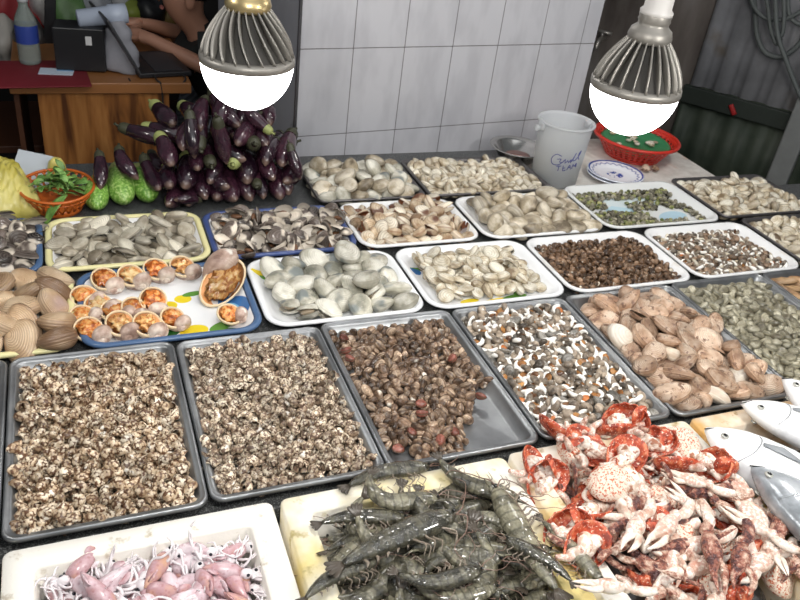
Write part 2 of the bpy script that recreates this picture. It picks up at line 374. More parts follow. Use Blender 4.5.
def tray(key, x0, x1, y0, y1, M, label, kind='m', rim=None, rot=0):
    x0 += .0005; x1 -= .0005; y0 += .0005; y1 -= .0005
    if y0 < .8: y0 -= .008
    hx = (x1-x0)/2; hy = (y1-y0)/2; prof = PROF_M if kind == 'm' else PROF_W; rc = .020 if kind == 'm' else .042
    L = [rrect(-hx+i, hx-i, -hy+i, hy-i, max(rc-i*.6, .008), z, 6) for i, z in prof]
    o = mesh('metal_tray' if kind == 'm' else 'enamel_tray', loops(L, True, True), M, ((x0+x1)/2, (y0+y1)/2, 0), (0, 0, rot))
    tag(o, label, 'tray')
    if rim:
        pr = [(.004, .0175), (-.0008, .020), (-.001, .0245), (.003, .0268), (.0075, .0262), (.0085, .0235), (.004, .0175)]
        if kind == 'wide': pr = [(.004, .0175), (-.0008, .020), (-.001, .0245), (.003, .0268), (.009, .0258), (.0125, .0225), (.004, .0175)]
        mesh('rim', loops([rrect(-hx+i, hx-i, -hy+i, hy-i, max(rc-i*.6, .008), z, 6) for i, z in pr]), rim, parent=o)
    TR[key] = (x0, x1, y0, y1); return o
tray('Z', -.40, -.1395, .765, 1.14, M_steel, 'metal tray cut off by the left edge of the picture')
tray('A', -.1385, .1165, .762, 1.138, M_steel, 'metal tray of spotted snails at front left')
tray('B', .1175, .3735, .765, 1.133, M_steel, 'metal tray of spiky pale snails, second tray in the front row of metal trays')
tray('C', .3745, .636, .765, 1.14, M_steel, 'metal tray of small brown clams with its front corner bare')
tray('D', .638, .8975, .767, 1.137, M_steel, 'metal tray of white-lipped snails in the front row')
tray('E', .900, 1.174, .762, 1.14, M_steel, 'metal tray heaped with tan clams behind the fish')
tray('F', 1.1755, 1.437, .765, 1.145, M_steel, 'metal tray of grey-green clams on the right')
tray('G', 1.4385, 1.69, .765, 1.145, M_steel, 'metal tray of brown razor shells at the right edge')
tray('yel', -.36, -.036, 1.148, 1.40, M_enam, 'yellow-rimmed tray of large brown clams at the left edge', 'wide', M_yel)
tray('flo', -.031, .279, 1.143, 1.392, M_floral, 'blue-rimmed floral tray holding the opened whelks', 'wide', M_blue)
tray('clam', .285, .603, 1.145, 1.39, M_print1, 'white tray of large pale clams beside the floral tray', 'w')
tray('W', .607, .927, 1.145, 1.388, M_print2, 'white tray of small pale clams with yellow print at its front', 'w')
tray('sn', .932, 1.262, 1.147, 1.388, M_enam, 'white tray filled with tiny dark brown snails', 'w')
tray('mix', 1.268, 1.592, 1.148, 1.39, M_enam, 'white tray of mixed brown and white small snails on the right', 'w')
tray('rt', 1.60, 1.92, 1.155, 1.40, M_dsteel, 'dark metal tray of small pale clams at the right edge')
tray('r1a', -.40, -.088, 1.402, 1.63, M_enam, 'blue-rimmed tray of dark cockles at the left edge', 'wide', M_blue)
tray('r1b', -.083, .230, 1.404, 1.62, M_enam, 'cream-rimmed tray of mussels behind the floral tray', 'wide', M_yel)
tray('r1c', .234, .546, 1.402, 1.612, M_enam, 'blue-rimmed tray of dark opened mussels below the eggplants', 'wide', M_navy)
tray('r1d', .550, .846, 1.40, 1.618, M_enam, 'white tray of brown-tinged clams with a navy left edge', 'w')
tray('r1e', .853, 1.183, 1.398, 1.618, M_enam, 'white tray of large round clams in the middle of the table', 'w')
tray('r1f', 1.190, 1.558, 1.40, 1.648, M_print3, 'white printed tray thinly covered with tiny green snails', 'w')
tray('r1g', 1.565, 1.900, 1.41, 1.655, M_dsteel, 'dark metal tray of pale clams at the back right')
tray('r0a', .515, .797, 1.628, 1.852, M_dsteel, 'metal tray of big clams just right of the eggplants')
tray('r0b', .803, 1.168, 1.628, 1.855, M_dsteel, 'dark tray of small pale clams in front of the bucket')

# ================================================================ SHELLFISH
def clam(a=1., b=.8, th=.42, ux=.12, uy=.6, nt=20, nr=6, egg=.12):
    t = np.linspace(0, 2*PI, nt, endpoint=False); rows = []; uvs = []
    S_ = list(np.linspace(.06, 1, nr)**.8)
    def ring(s, sg):
        x = a*np.cos(t)*(1+egg*np.sin(t)*-.5); y = b*np.sin(t); z = th*(max(0, 1-s**2.3))**.62
        return np.stack([ux+(x-ux)*s, uy*b+(y-uy*b)*s, np.full(nt, sg*z)], -1)
    for s in S_: rows.append(ring(s, 1)); uvs.append(s)
    for s in S_[:-1][::-1]: rows.append(ring(s, -1)); uvs.append(s)
    P = np.array(rows); U = np.zeros((len(rows), nt, 2)); U[:, :, 0] = t/(2*PI); U[:, :, 1] = np.array(uvs)[:, None]
    V, F, U = grid(P, cv=True, uv=U); n = len(rows)-1
    F.append(tuple(range(nt))[::-1]); F.append(tuple(n*nt+i for i in range(nt))); return V, [f[::-1] for f in F], U
def valve(a, b, th, ux=.12, uy=.6, nt=20, nr=6, sg=1):
    V, F, U = clam(a, b, th, ux, uy, nt, nr); k = nt*nr; return V[:k]*np.array([1, 1, sg]), [f[::sg] for f in F if max(f) < k], U[:k]
def open_clam(a, b, th, ang):
    y0 = b*.95; A = valve(a, b, th); B = valve(a, b, th, sg=-1)
    T0 = Matrix.Translation((0, y0, 0)); Ti = Matrix.Translation((0, -y0, 0))
    return cat(xf(A, T0 @ Matrix.Rotation(-ang/2, 4, 'X') @ Ti), xf(B, T0 @ Matrix.Rotation(ang/2, 4, 'X') @ Ti))
def snail(turns=3, W=.5, R=.45, rt=.55, H=1.0, seg=9, per=13, el=1.0, lip=.0, knob=0):
    n = int(turns*per)+1; rows = []; U = []
    for i in range(n):
        th = i/per*2*PI; k = W**(i/per); r = rt*k*(1+lip*max(0, 1-i/3.0))
        if knob: r *= 1+knob*.5*(1+math.sin(th*6))
        c = np.array([R*k*math.cos(th), R*k*math.sin(th), H*(1-k)]); er = np.array([math.cos(th), math.sin(th), 0]); ez = np.array([0, 0, 1.])
        a = np.linspace(0, 2*PI, seg, endpoint=False)
        rows.append(c+np.outer(np.cos(a)*r, er)+np.outer(np.sin(a)*r*el, ez)); U.append(np.stack([np.full(seg, th/(2*PI)), a/(2*PI)], -1))
    V, F, U = grid(np.array(rows), cv=True, uv=np.array(U)); F.append(tuple((n-1)*seg+i for i in range(seg))); return V, [f[::-1] for f in F], U
def norm(G, size):
    V = np.asarray(G[0]); lo, hi = V.min(0), V.max(0); s = size/(hi-lo).max(); V = (V-(lo+hi)/2)*s; return (V, G[1], G[2])+tuple(G[3:])
def disc(rx, ry, z=0, n=12, bulge=.3):
    P = []
    for s in (1, .6, .05): P.append([(rx*s*math.cos(t), ry*s*math.sin(t), z+bulge*rx*(1-s*s)) for t in np.linspace(0, 2*PI, n, endpoint=False)])
    return loops(P, False, True)
def pack(key, n, r, q=.75, layers=2.0, seed=1, m_=.026, zf=.006, clampf=None, it=110, ov=.86):
    x0, x1, y0, y1 = TR[key] if isinstance(key, str) else key; g = np.random.default_rng(seed)
    R_ = r*g.uniform(.85, 1.12, n); P = np.stack([g.uniform(x0+m_, x1-m_, n), g.uniform(y0+m_, y1-m_, n), zf/q+r+g.uniform(0, layers*2*r, n)], -1)
    for k in range(it):
        P[:, 2] -= r*.10
        D = P[:, None, :]-P[None, :, :]; d = np.sqrt((D**2).sum(-1))+1e-9; np.fill_diagonal(d, 9)
        ovl = np.clip((R_[:, None]+R_[None, :])*ov-d, 0, None); mv = (D/d[..., None]*ovl[..., None]*.42).sum(1)
        l = np.linalg.norm(mv, axis=1, keepdims=True); mv *= np.minimum(1, r*.6/(l+1e-9)); P += mv
        mx = np.clip(m_*.50+R_*.70-(P[:, 2]*q-.018)*.9, .010, 1); P[:, 0] = np.clip(P[:, 0], x0+mx, x1-mx); P[:, 1] = np.clip(P[:, 1], y0+mx, y1-mx)
        if clampf: P = clampf(P)
        P[:, 2] = np.maximum(P[:, 2], zf/q+R_*.85)
    P[:, 2] *= q; return P, R_/r
def where(x, y, x0, x1, y0, y1, names=('front', 'back')):
    u = (x-x0)/(x1-x0+1e-9); v = (y-y0)/(y1-y0+1e-9); a = 'left' if u < .34 else 'right' if u > .66 else ''; b = names[0] if v < .34 else names[1] if v > .66 else ''
    return ', '+((b+' '+a).strip() or 'middle')
def scatter(protos, P, sc, label, catg, group, tilt=.4, yaw=None, ntop=None, stuffG=None, stuffM=None, flat=None, seed=3, wts=None):
    """one object per shell; past ntop the rest becomes one heap"""
    g = np.random.default_rng(seed); n = len(P); used = [False]*len(protos); order = np.arange(n)
    if ntop and n > ntop: order = np.argsort(-(P[:, 2]*30-P[:, 1]*.5)); 
    for j, i in enumerate(order[:ntop] if ntop else order):
        k = int(g.choice(len(protos), p=wts)) if j >= len(protos) else j
        o = protos[k] if not used[k] else copy_tree(protos[k]); used[k] = True
        rot = (g.normal()*tilt, g.normal()*tilt, g.uniform(0, 2*PI) if yaw is None else g.normal()*yaw[1]+yaw[0])
        o.location = (P[i, 0], P[i, 1], P[i, 2]+T); o.rotation_euler = Euler(rot); o.scale = (sc[i],)*3
        wh = where(P[i, 0], P[i, 1], P[:, 0].min(), P[:, 0].max(), P[:, 1].min(), P[:, 1].max())
        if isinstance(label, (list, tuple)): tag(o, label[k]+wh, catg, group if not isinstance(group, (list, tuple)) else group[k])
        else: tag(o, label+wh, catg, group)
    if ntop and n > ntop and stuffG is not None:
        Gs = [xf(stuffG, tr(*P[i], g.normal()*tilt, g.normal()*tilt, g.uniform(0, 6.28), sc[i])) for i in order[ntop:]]
        c = cat(*Gs); o = mesh(protos[0].name.split('.')[0]+'_heap', c, stuffM)
        tag(o, 'lower layer of '+label.split(' ', 1)[1] if not isinstance(label, (list, tuple)) else label[0], catg+' heap', None, 'stuff')

# --- tray A and B: spotted snails
CR, BR, DK = (.80, .70, .54), (.30, .16, .08), (.10, .06, .04)
M_snA = shell_mat('spotted_snail_shell', [(.3, (.34, .23, .14)), (.5, (.60, .46, .31)), (.75, (.84, .73, .57))], 90, spots=(235, .66, .50, (.13, .065, .035)), patch=(60, .66, .70, (.93, .87, .77)), rough=.3, vary=(.65, 1.2), bs=.3)
M_snB = shell_mat('pale_spiky_snail_shell', [(.3, (.30, .21, .14)), (.5, (.58, .46, .33)), (.75, (.82, .72, .56))], 110, spots=(270, .64, .50, (.16, .10, .07)), patch=(70, .64, .70, (.92, .86, .77)), rough=.38, vary=(.6, 1.2), bs=.7)
def lay(G): return xf(G, Matrix.Rotation(PI/2*.8, 4, 'X'))
gA = [norm(lay(snail(3.2, .50, .32, .50, 1.25, el=1.15)), .0255), norm(xf(snail(3, .52, .36, .5, 1.2, el=1.15), tr(0, 0, 0, 1.2, 2.2, 0)), .0245), norm(xf(snail(3, .5, .38, .48, 1.25, el=1.1), tr(0, 0, 0, .3, .2, 0)), .024)]
gB = [norm(lay(snail(3.2, .52, .34, .42, 1.7, el=1.2, knob=.16)), .0265), norm(xf(snail(3, .52, .36, .5, 1.3, el=1.15, knob=.14), tr(0, 0, 0, 1.2, 2.2, 0)), .0235), norm(xf(snail(3, .5, .38, .45, 1.4, el=1.1, knob=.2), tr(0, 0, 0, .3, .2, 0)), .0245)]
for key, GG, MM, lb, seed in (('A', gA, M_snA, 'small brown-spotted cream snail heaped in the front left metal tray', 11), ('B', gB, M_snB, 'small pale knobbly snail heaped in the second front metal tray', 12)):
    P, sc = pack(key, 480, .0108, .8, 1.6, seed, m_=.018)
    pr = [mesh('spotted_snail' if key == 'A' else 'knobbly_snail', g_, MM) for g_ in GG]
    scatter(pr, P, sc, lb, 'snail', 'spotted snails in the front left tray' if key == 'A' else 'knobbly snails in the second front tray', .9, ntop=300, stuffG=GG[1], stuffM=MM)
# --- tray Z (edge)
M_pal = shell_mat('pale_clam_shell', [(.25, (.26, .20, .13)), (.45, (.52, .44, .32)), (.75, (.80, .74, .61))], 40, rings=26, ringcol=(.45, .37, .27), ringmix=.35, rough=.32, vary=(.7, 1.15))
P, sc = pack((-.22, -.147, .765, 1.14), 90, .010, .7, 1.2, 13)
scatter([mesh('cream_clam', norm(clam(1, .8, .4), .024), M_pal)], P, sc, 'small pale clam in the tray cut off at the left edge', 'clam', 'clams in the left edge tray', .5)
# --- tray C: small brown clams, front right corner bare
M_brc = shell_mat('small_brown_clam_shell', [(.25, (.045, .028, .018)), (.5, (.17, .105, .065)), (.8, (.45, .33, .23))], 60, rings=18, ringcol=(.07, .04, .03), ringmix=.45, patch=(28, .64, .74, (.80, .74, .64)), rough=.22, vary=(.6, 1.5))
M_red = shell_mat('red_shell', [(.3, (.13, .035, .022)), (.7, (.32, .11, .08))], 60, rings=18, ringmix=.3, rough=.25)
x0, x1, y0, y1 = TR['C']
def clC(P):
    u = (P[:, 0]-x0)/(x1-x0); v = (P[:, 1]-y0)/(y1-y0)
    lim = np.clip(.06+1.25*(u-.52), .05, .44); lim = np.where(u < .22, .16, lim)
    bad = v < lim; P[:, 1] = np.where(bad, P[:, 1]+np.minimum((lim-v)*(y1-y0), .01), P[:, 1]); return P
P, sc = pack('C', 400, .0088, .72, 1.4, 21, m_=.016, clampf=clC)
gC = [norm(clam(1, .82, .52), .0215), norm(clam(1, .9, .62, .0), .0185), norm(clam(1.1, .75, .5), .023)]
pr = [mesh('blood_clam', g_, M_brc) for g_ in gC]
scatter(pr, P, sc*np.random.default_rng(2).uniform(.8, 1.25, len(P)), 'small glossy brown clam piled in the metal tray with a bare corner', 'clam', 'small brown clams in the third metal tray', .8, ntop=300, stuffG=gC[1], stuffM=M_brc)
k = 0
pr = mesh('small_clam', norm(clam(1, .8, .5), .0225), M_red)
for (px, py, rr) in ((344, 338, .4), (346, 350, 1.6), (350, 358, .9), (452, 358, 2), (421, 404, .1), (422, 413, 1.3), (412, 432, .7), (440, 440, 2.2), (398, 449, 0), (481, 396, 1), (455, 432, .5)):
    p = at(px, py, .028 if py < 420 else .016); o = pr if k == 0 else copy_tree(pr); k += 1
    o.location = (p[0], p[1], p[2]+T); o.rotation_euler = (rr*.3, .2, rr*2); tag(o, 'reddish small clam among the brown ones near the bare tray corner', 'clam', 'reddish clams in the third metal tray')
# --- tray D, mix: white-lipped snails
def lipped(s=1.0):
    B = snail(2.3, .48, .42, .55, .6, seg=9, per=12)
    t = np.linspace(-.4, 3.9, 12); ring = np.stack([.42+.60*np.cos(t), np.full(12, -.02), .60*np.sin(t)], -1)
    lp = loft(ring, lerpn([.06, .24, .28, .24, .06], 12), 7, up=(0, 1, 0))
    dk = xf(disc(.50, .50, 0, 12, .25), tr(.42, -.01, 0, PI/2, 0, 0))
    G = catm([(B, 0), (lp, 1), (dk, 2)]); V, F, U, MI = G
    V, F, U = xf((V, F, U), Matrix.Rotation(-PI/2, 4, 'X')); return norm((V, F, U, MI), s)
M_gsn = shell_mat('grey_snail_shell', [(.3, (.075, .058, .043)), (.7, (.36, .29, .22))], 60, rings=12, rough=.3, ringmix=.3, vary=(.6, 1.4))
M_lip = plain('white_snail_lip', (.92, .89, .83), .25)
M_op = shell_mat('amber_operculum', [(.3, (.07, .03, .015)), (.6, (.30, .13, .04)), (.9, (.52, .27, .10))], 40, rough=.2)
def lipprotos(size, nm='lipped_snail'):
    G = lipped(size); L = []
    for M in (M_op, M_gsn, plain('orange_flesh_op', (.62, .20, .05), .3, nz=.6, nscale=120)): L.append(meshm(nm, G, [M_gsn, M_lip, M]))
    return L
P, sc = pack('D', 330, .0112, .75, 1.1, 31, m_=.018)
pr = lipprotos(.0275)
pr += [mesh('grey_snail', norm(snail(2.6, .5, .42, .55, .7), .0235), M_gsn), mesh('grey_shell', norm(clam(1, .8, .4), .026), shell_mat('dull_grey_shell', [(.3, (.10, .095, .085)), (.7, (.33, .31, .28))], 50, rings=20, rough=.3))]
LD = ['small snail with white lip and amber opening in the fourth metal tray', 'small snail with white lip and grey opening in the fourth metal tray', 'small snail with white lip and orange flesh in the fourth metal tray', 'plain grey-brown snail between white-lipped ones in the fourth metal tray', 'small dull grey shell lying among the white-lipped snails']
GD_ = ['amber snails in the fourth metal tray', 'grey-mouthed snails in the fourth metal tray', 'orange-fleshed snails in the fourth metal tray', 'plain snails in the fourth metal tray', 'grey shells in the fourth metal tray']
scatter(pr, P, sc*1.05, LD, 'snail', GD_, .42, seed=5, wts=[.46, .22, .05, .15, .12])
P, sc = pack('mix', 250, .0095, .7, 1.0, 33, m_=.034)
pr = lipprotos(.0245, 'white_mouthed_snail')
pr += [mesh('plain_snail', norm(snail(2.6, .5, .42, .55, .7), .020), shell_mat('brown_snail_shell', [(.3, (.09, .06, .04)), (.7, (.30, .20, .13))], 60, rough=.3)), mesh('slim_clam', norm(clam(1, .5, .35), .024), M_pal)]
scatter(pr, P, sc, [l.replace('in the fourth metal tray', 'in the right-hand white tray').replace('lying among the white-lipped snails', 'in the right-hand white tray').replace('dull grey', 'slim pale') for l in LD], 'snail', [g_.replace('the fourth metal tray', 'the right-hand white tray') for g_ in GD_], .5, seed=6, wts=[.2, .2, .04, .4, .16])
# --- sn: tiny dark brown snails
M_bsn = shell_mat('tiny_brown_snail_shell', [(.3, (.055, .03, .018)), (.6, (.16, .09, .05)), (.85, (.34, .22, .14))], 60, rings=10, ringmix=.3, patch=(45, .66, .74, (.72, .64, .52)), rough=.22, vary=(.6, 1.4))
P, sc = pack('sn', 430, .0088, .8, 1.7, 34, m_=.028)
gS = [norm(snail(2.6, .5, .42, .55, .8), .019), norm(xf(snail(2.4, .5, .4, .58, .9), tr(0, 0, 0, 1.5, .4, 0)), .0185)]
scatter([mesh('brown_snail', g_, M_bsn) for g_ in gS], P, sc, 'tiny dark brown snail in the white tray at right centre', 'snail', 'tiny brown snails in the white tray', 1.0, ntop=300, stuffG=gS[0], stuffM=M_bsn)
# --- E: tan clams
M_tan = shell_mat('tan_clam_shell', [(.2, (.30, .17, .11)), (.45, (.56, .37, .25)), (.8, (.80, .64, .50))], 40, rings=70, ringcol=(.42, .25, .15), ringmix=0.36, patch=(95, .57, .66, (.26, .15, .10)), rough=.34, vary=(.62, 1.15), inner=(.85, .75, .62), bs=.7)
def clE(P):
    return P
P, sc = pack('E', 92, .0245, .62, 2.6, 41, m_=.036, ov=.86)
gE = [norm(clam(1, .66, .42, .35, .62, nt=26, nr=8, egg=.35), .064), norm(clam(1, .74, .48, .25, .7, nt=26, nr=8, egg=.2), .056), norm(clam(1, .62, .40, .42, .55, nt=26, nr=8, egg=.4), .068)]
pr = [mesh('tan_clam', g_, M_tan) for g_ in gE]+[mesh('tan_clam', norm(open_clam(1, .66, .36, .16), .066), M_tan)]
M_ptan = shell_mat('bleached_clam_shell', [(.3, (.70, .58, .44)), (.7, (.92, .86, .76))], 22, rings=40, ringcol=(.6, .45, .33), ringmix=.3, rough=.35)
pr.append(mesh('tan_clam', gE[1], M_ptan))
scatter(pr, P, sc, ['long tan clam with fine growth lines in the heap behind the fish', 'rounder tan clam in the heap behind the fish', 'slender pointed tan clam in the heap behind the fish', 'slightly gaping tan clam in the heap behind the fish', 'bleached whitish clam among the tan clams behind the fish'], 'clam', ['long tan clams', 'round tan clams', 'slender tan clams', 'gaping tan clams', 'bleached tan clams'], .38, seed=8, wts=[.28, .26, .26, .14, .06])
# --- F
M_gg = shell_mat('grey_green_clam_shell', [(.25, (.12, .10, .065)), (.5, (.30, .27, .185)), (.8, (.56, .52, .40))], 40, rings=26, ringcol=(.13, .13, .10), ringmix=.4, rough=.3, vary=(.7, 1.3))
P, sc = pack('F', 400, .0108, .66, 1.8, 51, m_=.018)
gF = [norm(clam(1, .72, .46), .027), norm(clam(1, .8, .5, 0), .0245)]
scatter([mesh('grey_clam', g_, M_gg) for g_ in gF], P, sc, 'grey-green small clam in the right-hand metal tray', 'clam', 'grey-green clams', .5, ntop=300, stuffG=gF[0], stuffM=M_gg)
# --- G razors
M_raz = shell_mat('razor_shell', [(.3, (.22, .11, .05)), (.7, (.60, .38, .20))], 25, rings=30, ringmix=.4, rough=.25)
P, sc = pack('G', 60, .020, .5, 1.6, 52, m_=.02)
scatter([mesh('razor_clam', norm(clam(1, .22, .16, .7, .3, nt=20, nr=6, egg=0), .095), M_raz)], P, sc, 'long brown razor clam in the tray at the right edge', 'clam', 'razor clams', .12, yaw=(-.75, .25))
# --- yel: big brown clams
M_bigb = shell_mat('big_brown_clam_shell', [(.25, (.26, .15, .08)), (.5, (.50, .34, .20)), (.8, (.74, .58, .40))], 14, rings=80, ringcol=(.24, .15, .10), ringmix=0.45, rough=.3, vary=(.65, 1.2), patch=(10, .60, .75, (.42, .30, .28)), bs=.6)
P, sc = pack((-.245, -.038, 1.148, 1.40), 24, .031, .72, 1.5, 61, m_=.02, ov=.82)
pr = [mesh('brown_clam', norm(clam(1, .82, .52, nt=28, nr=9), .070), M_bigb), mesh('brown_clam', norm(clam(1, .66, .45, .25, .5, nt=28, nr=9), .078), M_bigb)]
scatter(pr, P, sc, ['round brown clam in the yellow-rimmed tray', 'oval brown clam in the yellow-rimmed tray'], 'clam', ['round brown clams', 'oval brown clams'], .45, seed=4)
# --- clam: large pale clams
M_lpc = shell_mat('large_pale_clam_shell', [(.2, (.20, .20, .16)), (.45, (.50, .47, .38)), (.72, (.84, .81, .71))], 26, rings=70, ringcol=(.40, .38, .30), ringmix=0.4, rough=.22, vary=(.75, 1.12), patch=(16, .56, .66, (.20, .22, .21)), inner=(.85, .80, .70), bs=.35)
M_flesh = plain('clam_flesh', (.62, .50, .36), .3, nz=.5, nscale=80)
P, sc = pack((.315, .590, 1.160, 1.385), 32, .0285, .68, 1.2, 71, m_=.016, ov=.84)
pr = [mesh('venus_clam', norm(clam(1, .84, .50, nt=28, nr=9), .064), M_lpc), mesh('venus_clam', norm(clam(1, .72, .45, .2, nt=28, nr=9), .070), M_lpc), mesh('venus_clam', norm(open_clam(1, .72, .40, .32), .064), M_lpc)]
mesh('flesh', lumpy(ball(.022, .014, .006), .002, 150), M_flesh, parent=pr[2])
scatter(pr, P, sc, ['round large pale clam in the white tray beside the floral tray', 'oval large pale clam in the white tray beside the floral tray', 'gaping large pale clam in the white tray beside the floral tray'], 'clam', ['round large pale clams', 'oval large pale clams', 'gaping large pale clams'], .35, seed=14)
# --- W
M_wc = shell_mat('small_white_clam_shell', [(.2, (.24, .17, .10)), (.42, (.60, .51, .36)), (.72, (.88, .83, .70))], 34, rings=30, ringcol=(.22, .16, .10), ringmix=.30, rough=.22, vary=(.75, 1.1), patch=(26, .66, .74, (.15, .10, .06)), inner=(.9, .84, .72))
P, sc = pack((.640, .905, 1.178, 1.375), 100, .0165, .62, 1.1, 81, m_=.014)
pr = [mesh('white_clam', norm(clam(1, .78, .42), .040), M_wc), mesh('white_clam', norm(clam(1, .9, .5, 0), .036), M_wc), mesh('white_clam', norm(open_clam(1, .75, .38, .4), .038), M_wc)]
scatter(pr, P, sc, ['oval small white clam in the white tray with yellow print', 'round small white clam in the white tray with yellow print', 'gaping small white clam in the white tray with yellow print'], 'clam', ['oval small white clams', 'round small white clams', 'gaping small white clams'], .45, seed=15)
# --- rt, r1g, r0b: small pale clams
for key, n, r, lb, gp, seed in (('rt', 130, .0165, 'small pale clam in the dark tray at the right edge', 'pale clams right edge', 91), ('r1g', 150, .0165, 'small pale clam in the dark tray at the back right', 'pale clams back right', 92), ('r0b', 215, .0145, 'small pale clam in the dark tray before the bucket', 'pale clams before the bucket', 93)):
    P, sc = pack(key, n, r, .66, 1.4, seed, m_=.022)
    nm_ = 'button_clam' if key == 'r0b' else 'pale_clam'
    pr = [mesh(nm_, norm(clam(1, .78, .45), r*2.5), M_wc), mesh(nm_, norm(clam(1, .9, .5, 0), r*2.2), M_wc), mesh(nm_, norm(clam(1, .7, .42, .2), r*2.4), M_pal)]
    scatter(pr, P, sc, lb, 'clam', gp, .5, seed=seed)
# --- r0a, r1e: big round clams
M_mot = shell_mat('mottled_clam_shell', [(.2, (.14, .105, .065)), (.45, (.46, .38, .26)), (.72, (.80, .72, .58))], 26, rings=64, ringcol=(.28, .24, .18), ringmix=0.45, rough=.26, vary=(.7, 1.12), patch=(9, .60, .68, (.12, .09, .06)))
P, sc = pack('r0a', 52, .0255, .68, 1.4, 95, m_=.02)
scatter([mesh('mottled_clam', norm(clam(1, .85, .52, nt=26, nr=8), .056), M_mot), mesh('mottled_clam', norm(clam(1, .7, .45, .2, nt=26, nr=8), .060), M_lpc)], P, sc, ['round mottled clam in the metal tray right of the eggplants', 'oval clam in the metal tray right of the eggplants'], 'clam', ['round clams beside the eggplants', 'oval clams beside the eggplants'], .45, seed=16)
P, sc = pack((.885, 1.178, 1.402, 1.614), 44, .0255, .70, 1.6, 96, m_=.014)
scatter([mesh('mottled_clam', norm(clam(1, .85, .54, nt=26, nr=8), .056), M_mot), mesh('mottled_clam', norm(clam(1, .75, .5, .2, nt=26, nr=8), .060), M_mot)], P, sc, ['round mottled clam in the white tray at the middle of the table', 'oval mottled clam in the white tray at the middle of the table'], 'clam', ['round clams mid table', 'oval clams mid table'], .45, seed=17)
# --- r1d: brown-tinged clams, some open
M_btc = shell_mat('brown_tinged_clam_shell', [(.25, (.32, .20, .11)), (.45, (.60, .47, .32)), (.75, (.84, .77, .63))], 18, rings=30, ringcol=(.25, .13, .07), ringmix=.35, rough=.25, vary=(.7, 1.15), patch=(16, .58, .66, (.14, .06, .035)), inner=(.35, .14, .07))
P, sc = pack('r1d', 95, .0185, .66, 1.5, 97, m_=.026)
pr = [mesh('brown_clam', norm(clam(1, .75, .45), .043), M_btc), mesh('brown_clam', norm(clam(1, .85, .5, 0), .041), M_btc), mesh('brown_clam', norm(open_clam(1, .72, .4, .5), .044), M_btc)]
scatter(pr, P, sc, ['oval brown-tinged clam in the white tray right of the opened mussels', 'round brown-tinged clam in the white tray right of the opened mussels', 'wide open brown clam in the white tray right of the opened mussels'], 'clam', ['oval brown-tinged clams', 'round brown-tinged clams', 'open brown-tinged clams'], .5, seed=18)
# --- r1b mussels, r1c dark mussels, r1a dark cockles
M_mus = shell_mat('grey_mussel_shell', [(.25, (.15, .12, .085)), (.45, (.36, .31, .23)), (.75, (.70, .65, .53))], 14, rings=60, ringcol=(.14, .12, .09), ringmix=0.42, rough=.22, vary=(.65, 1.2), patch=(13, .58, .70, (.10, .08, .06)), inner=(.78, .74, .66))
M_dmu = shell_mat('dark_mussel_shell', [(.3, (.025, .02, .018)), (.7, (.13, .10, .085))], 16, rings=30, ringcol=(.30, .26, .22), ringmix=.25, rough=.18, patch=(24, .50, .60, (.66, .58, .48)), inner=(.58, .52, .44), vary=(.7, 1.3))
M_dfl = plain('dark_mussel_flesh', (.22, .11, .06), .25, nz=.5, nscale=90)
P, sc = pack('r1b', 95, .0190, .55, 1.6, 98, m_=.026)
scatter([mesh('mussel', norm(clam(1, .55, .32, .45, .4), .058), M_mus), mesh('mussel', norm(clam(1, .72, .42, .2), .045), M_mus), mesh('mussel', norm(open_clam(1, .55, .30, .25), .055), M_mus)], P, sc, ['slim grey mussel in the cream-rimmed tray', 'rounded grey mussel in the cream-rimmed tray', 'gaping grey mussel in the cream-rimmed tray'], 'mussel', ['slim mussels cream tray', 'rounded mussels cream tray', 'gaping mussels cream tray'], .4, seed=19)
P, sc = pack('r1c', 105, .0180, .66, 1.6, 99, m_=.024)
pr = [mesh('dark_mussel', norm(clam(1, .7, .42, .2), .042), M_dmu), mesh('dark_mussel', norm(open_clam(1, .7, .4, 1.1), .050), M_dmu), mesh('dark_mussel', norm(valve(1, .75, .4, sg=-1), .042), M_dmu)]
mesh('flesh', lumpy(ball(.014, .010, .005), .0015, 200), M_dfl, parent=pr[1])
scatter(pr, P, sc, ['closed dark mussel in the blue-rimmed tray below the eggplants', 'opened dark mussel with flesh in the blue-rimmed tray below the eggplants', 'single dark mussel half shell in the blue-rimmed tray below the eggplants'], 'mussel', ['closed dark mussels', 'opened dark mussels', 'dark mussel halves'], .6, seed=20)
P, sc = pack((-.24, -.09, 1.402, 1.63), 40, .0205, .66, 1.6, 100, m_=.02)
scatter([mesh('dark_cockle', norm(clam(1, .8, .5), .046), M_dmu), mesh('dark_cockle', norm(open_clam(1, .75, .4, .7), .048), M_dmu)], P, sc, ['closed dark cockle in the tray at the left edge', 'opened dark cockle in the tray at the left edge'], 'cockle', ['closed dark cockles', 'opened dark cockles'], .5, seed=21)
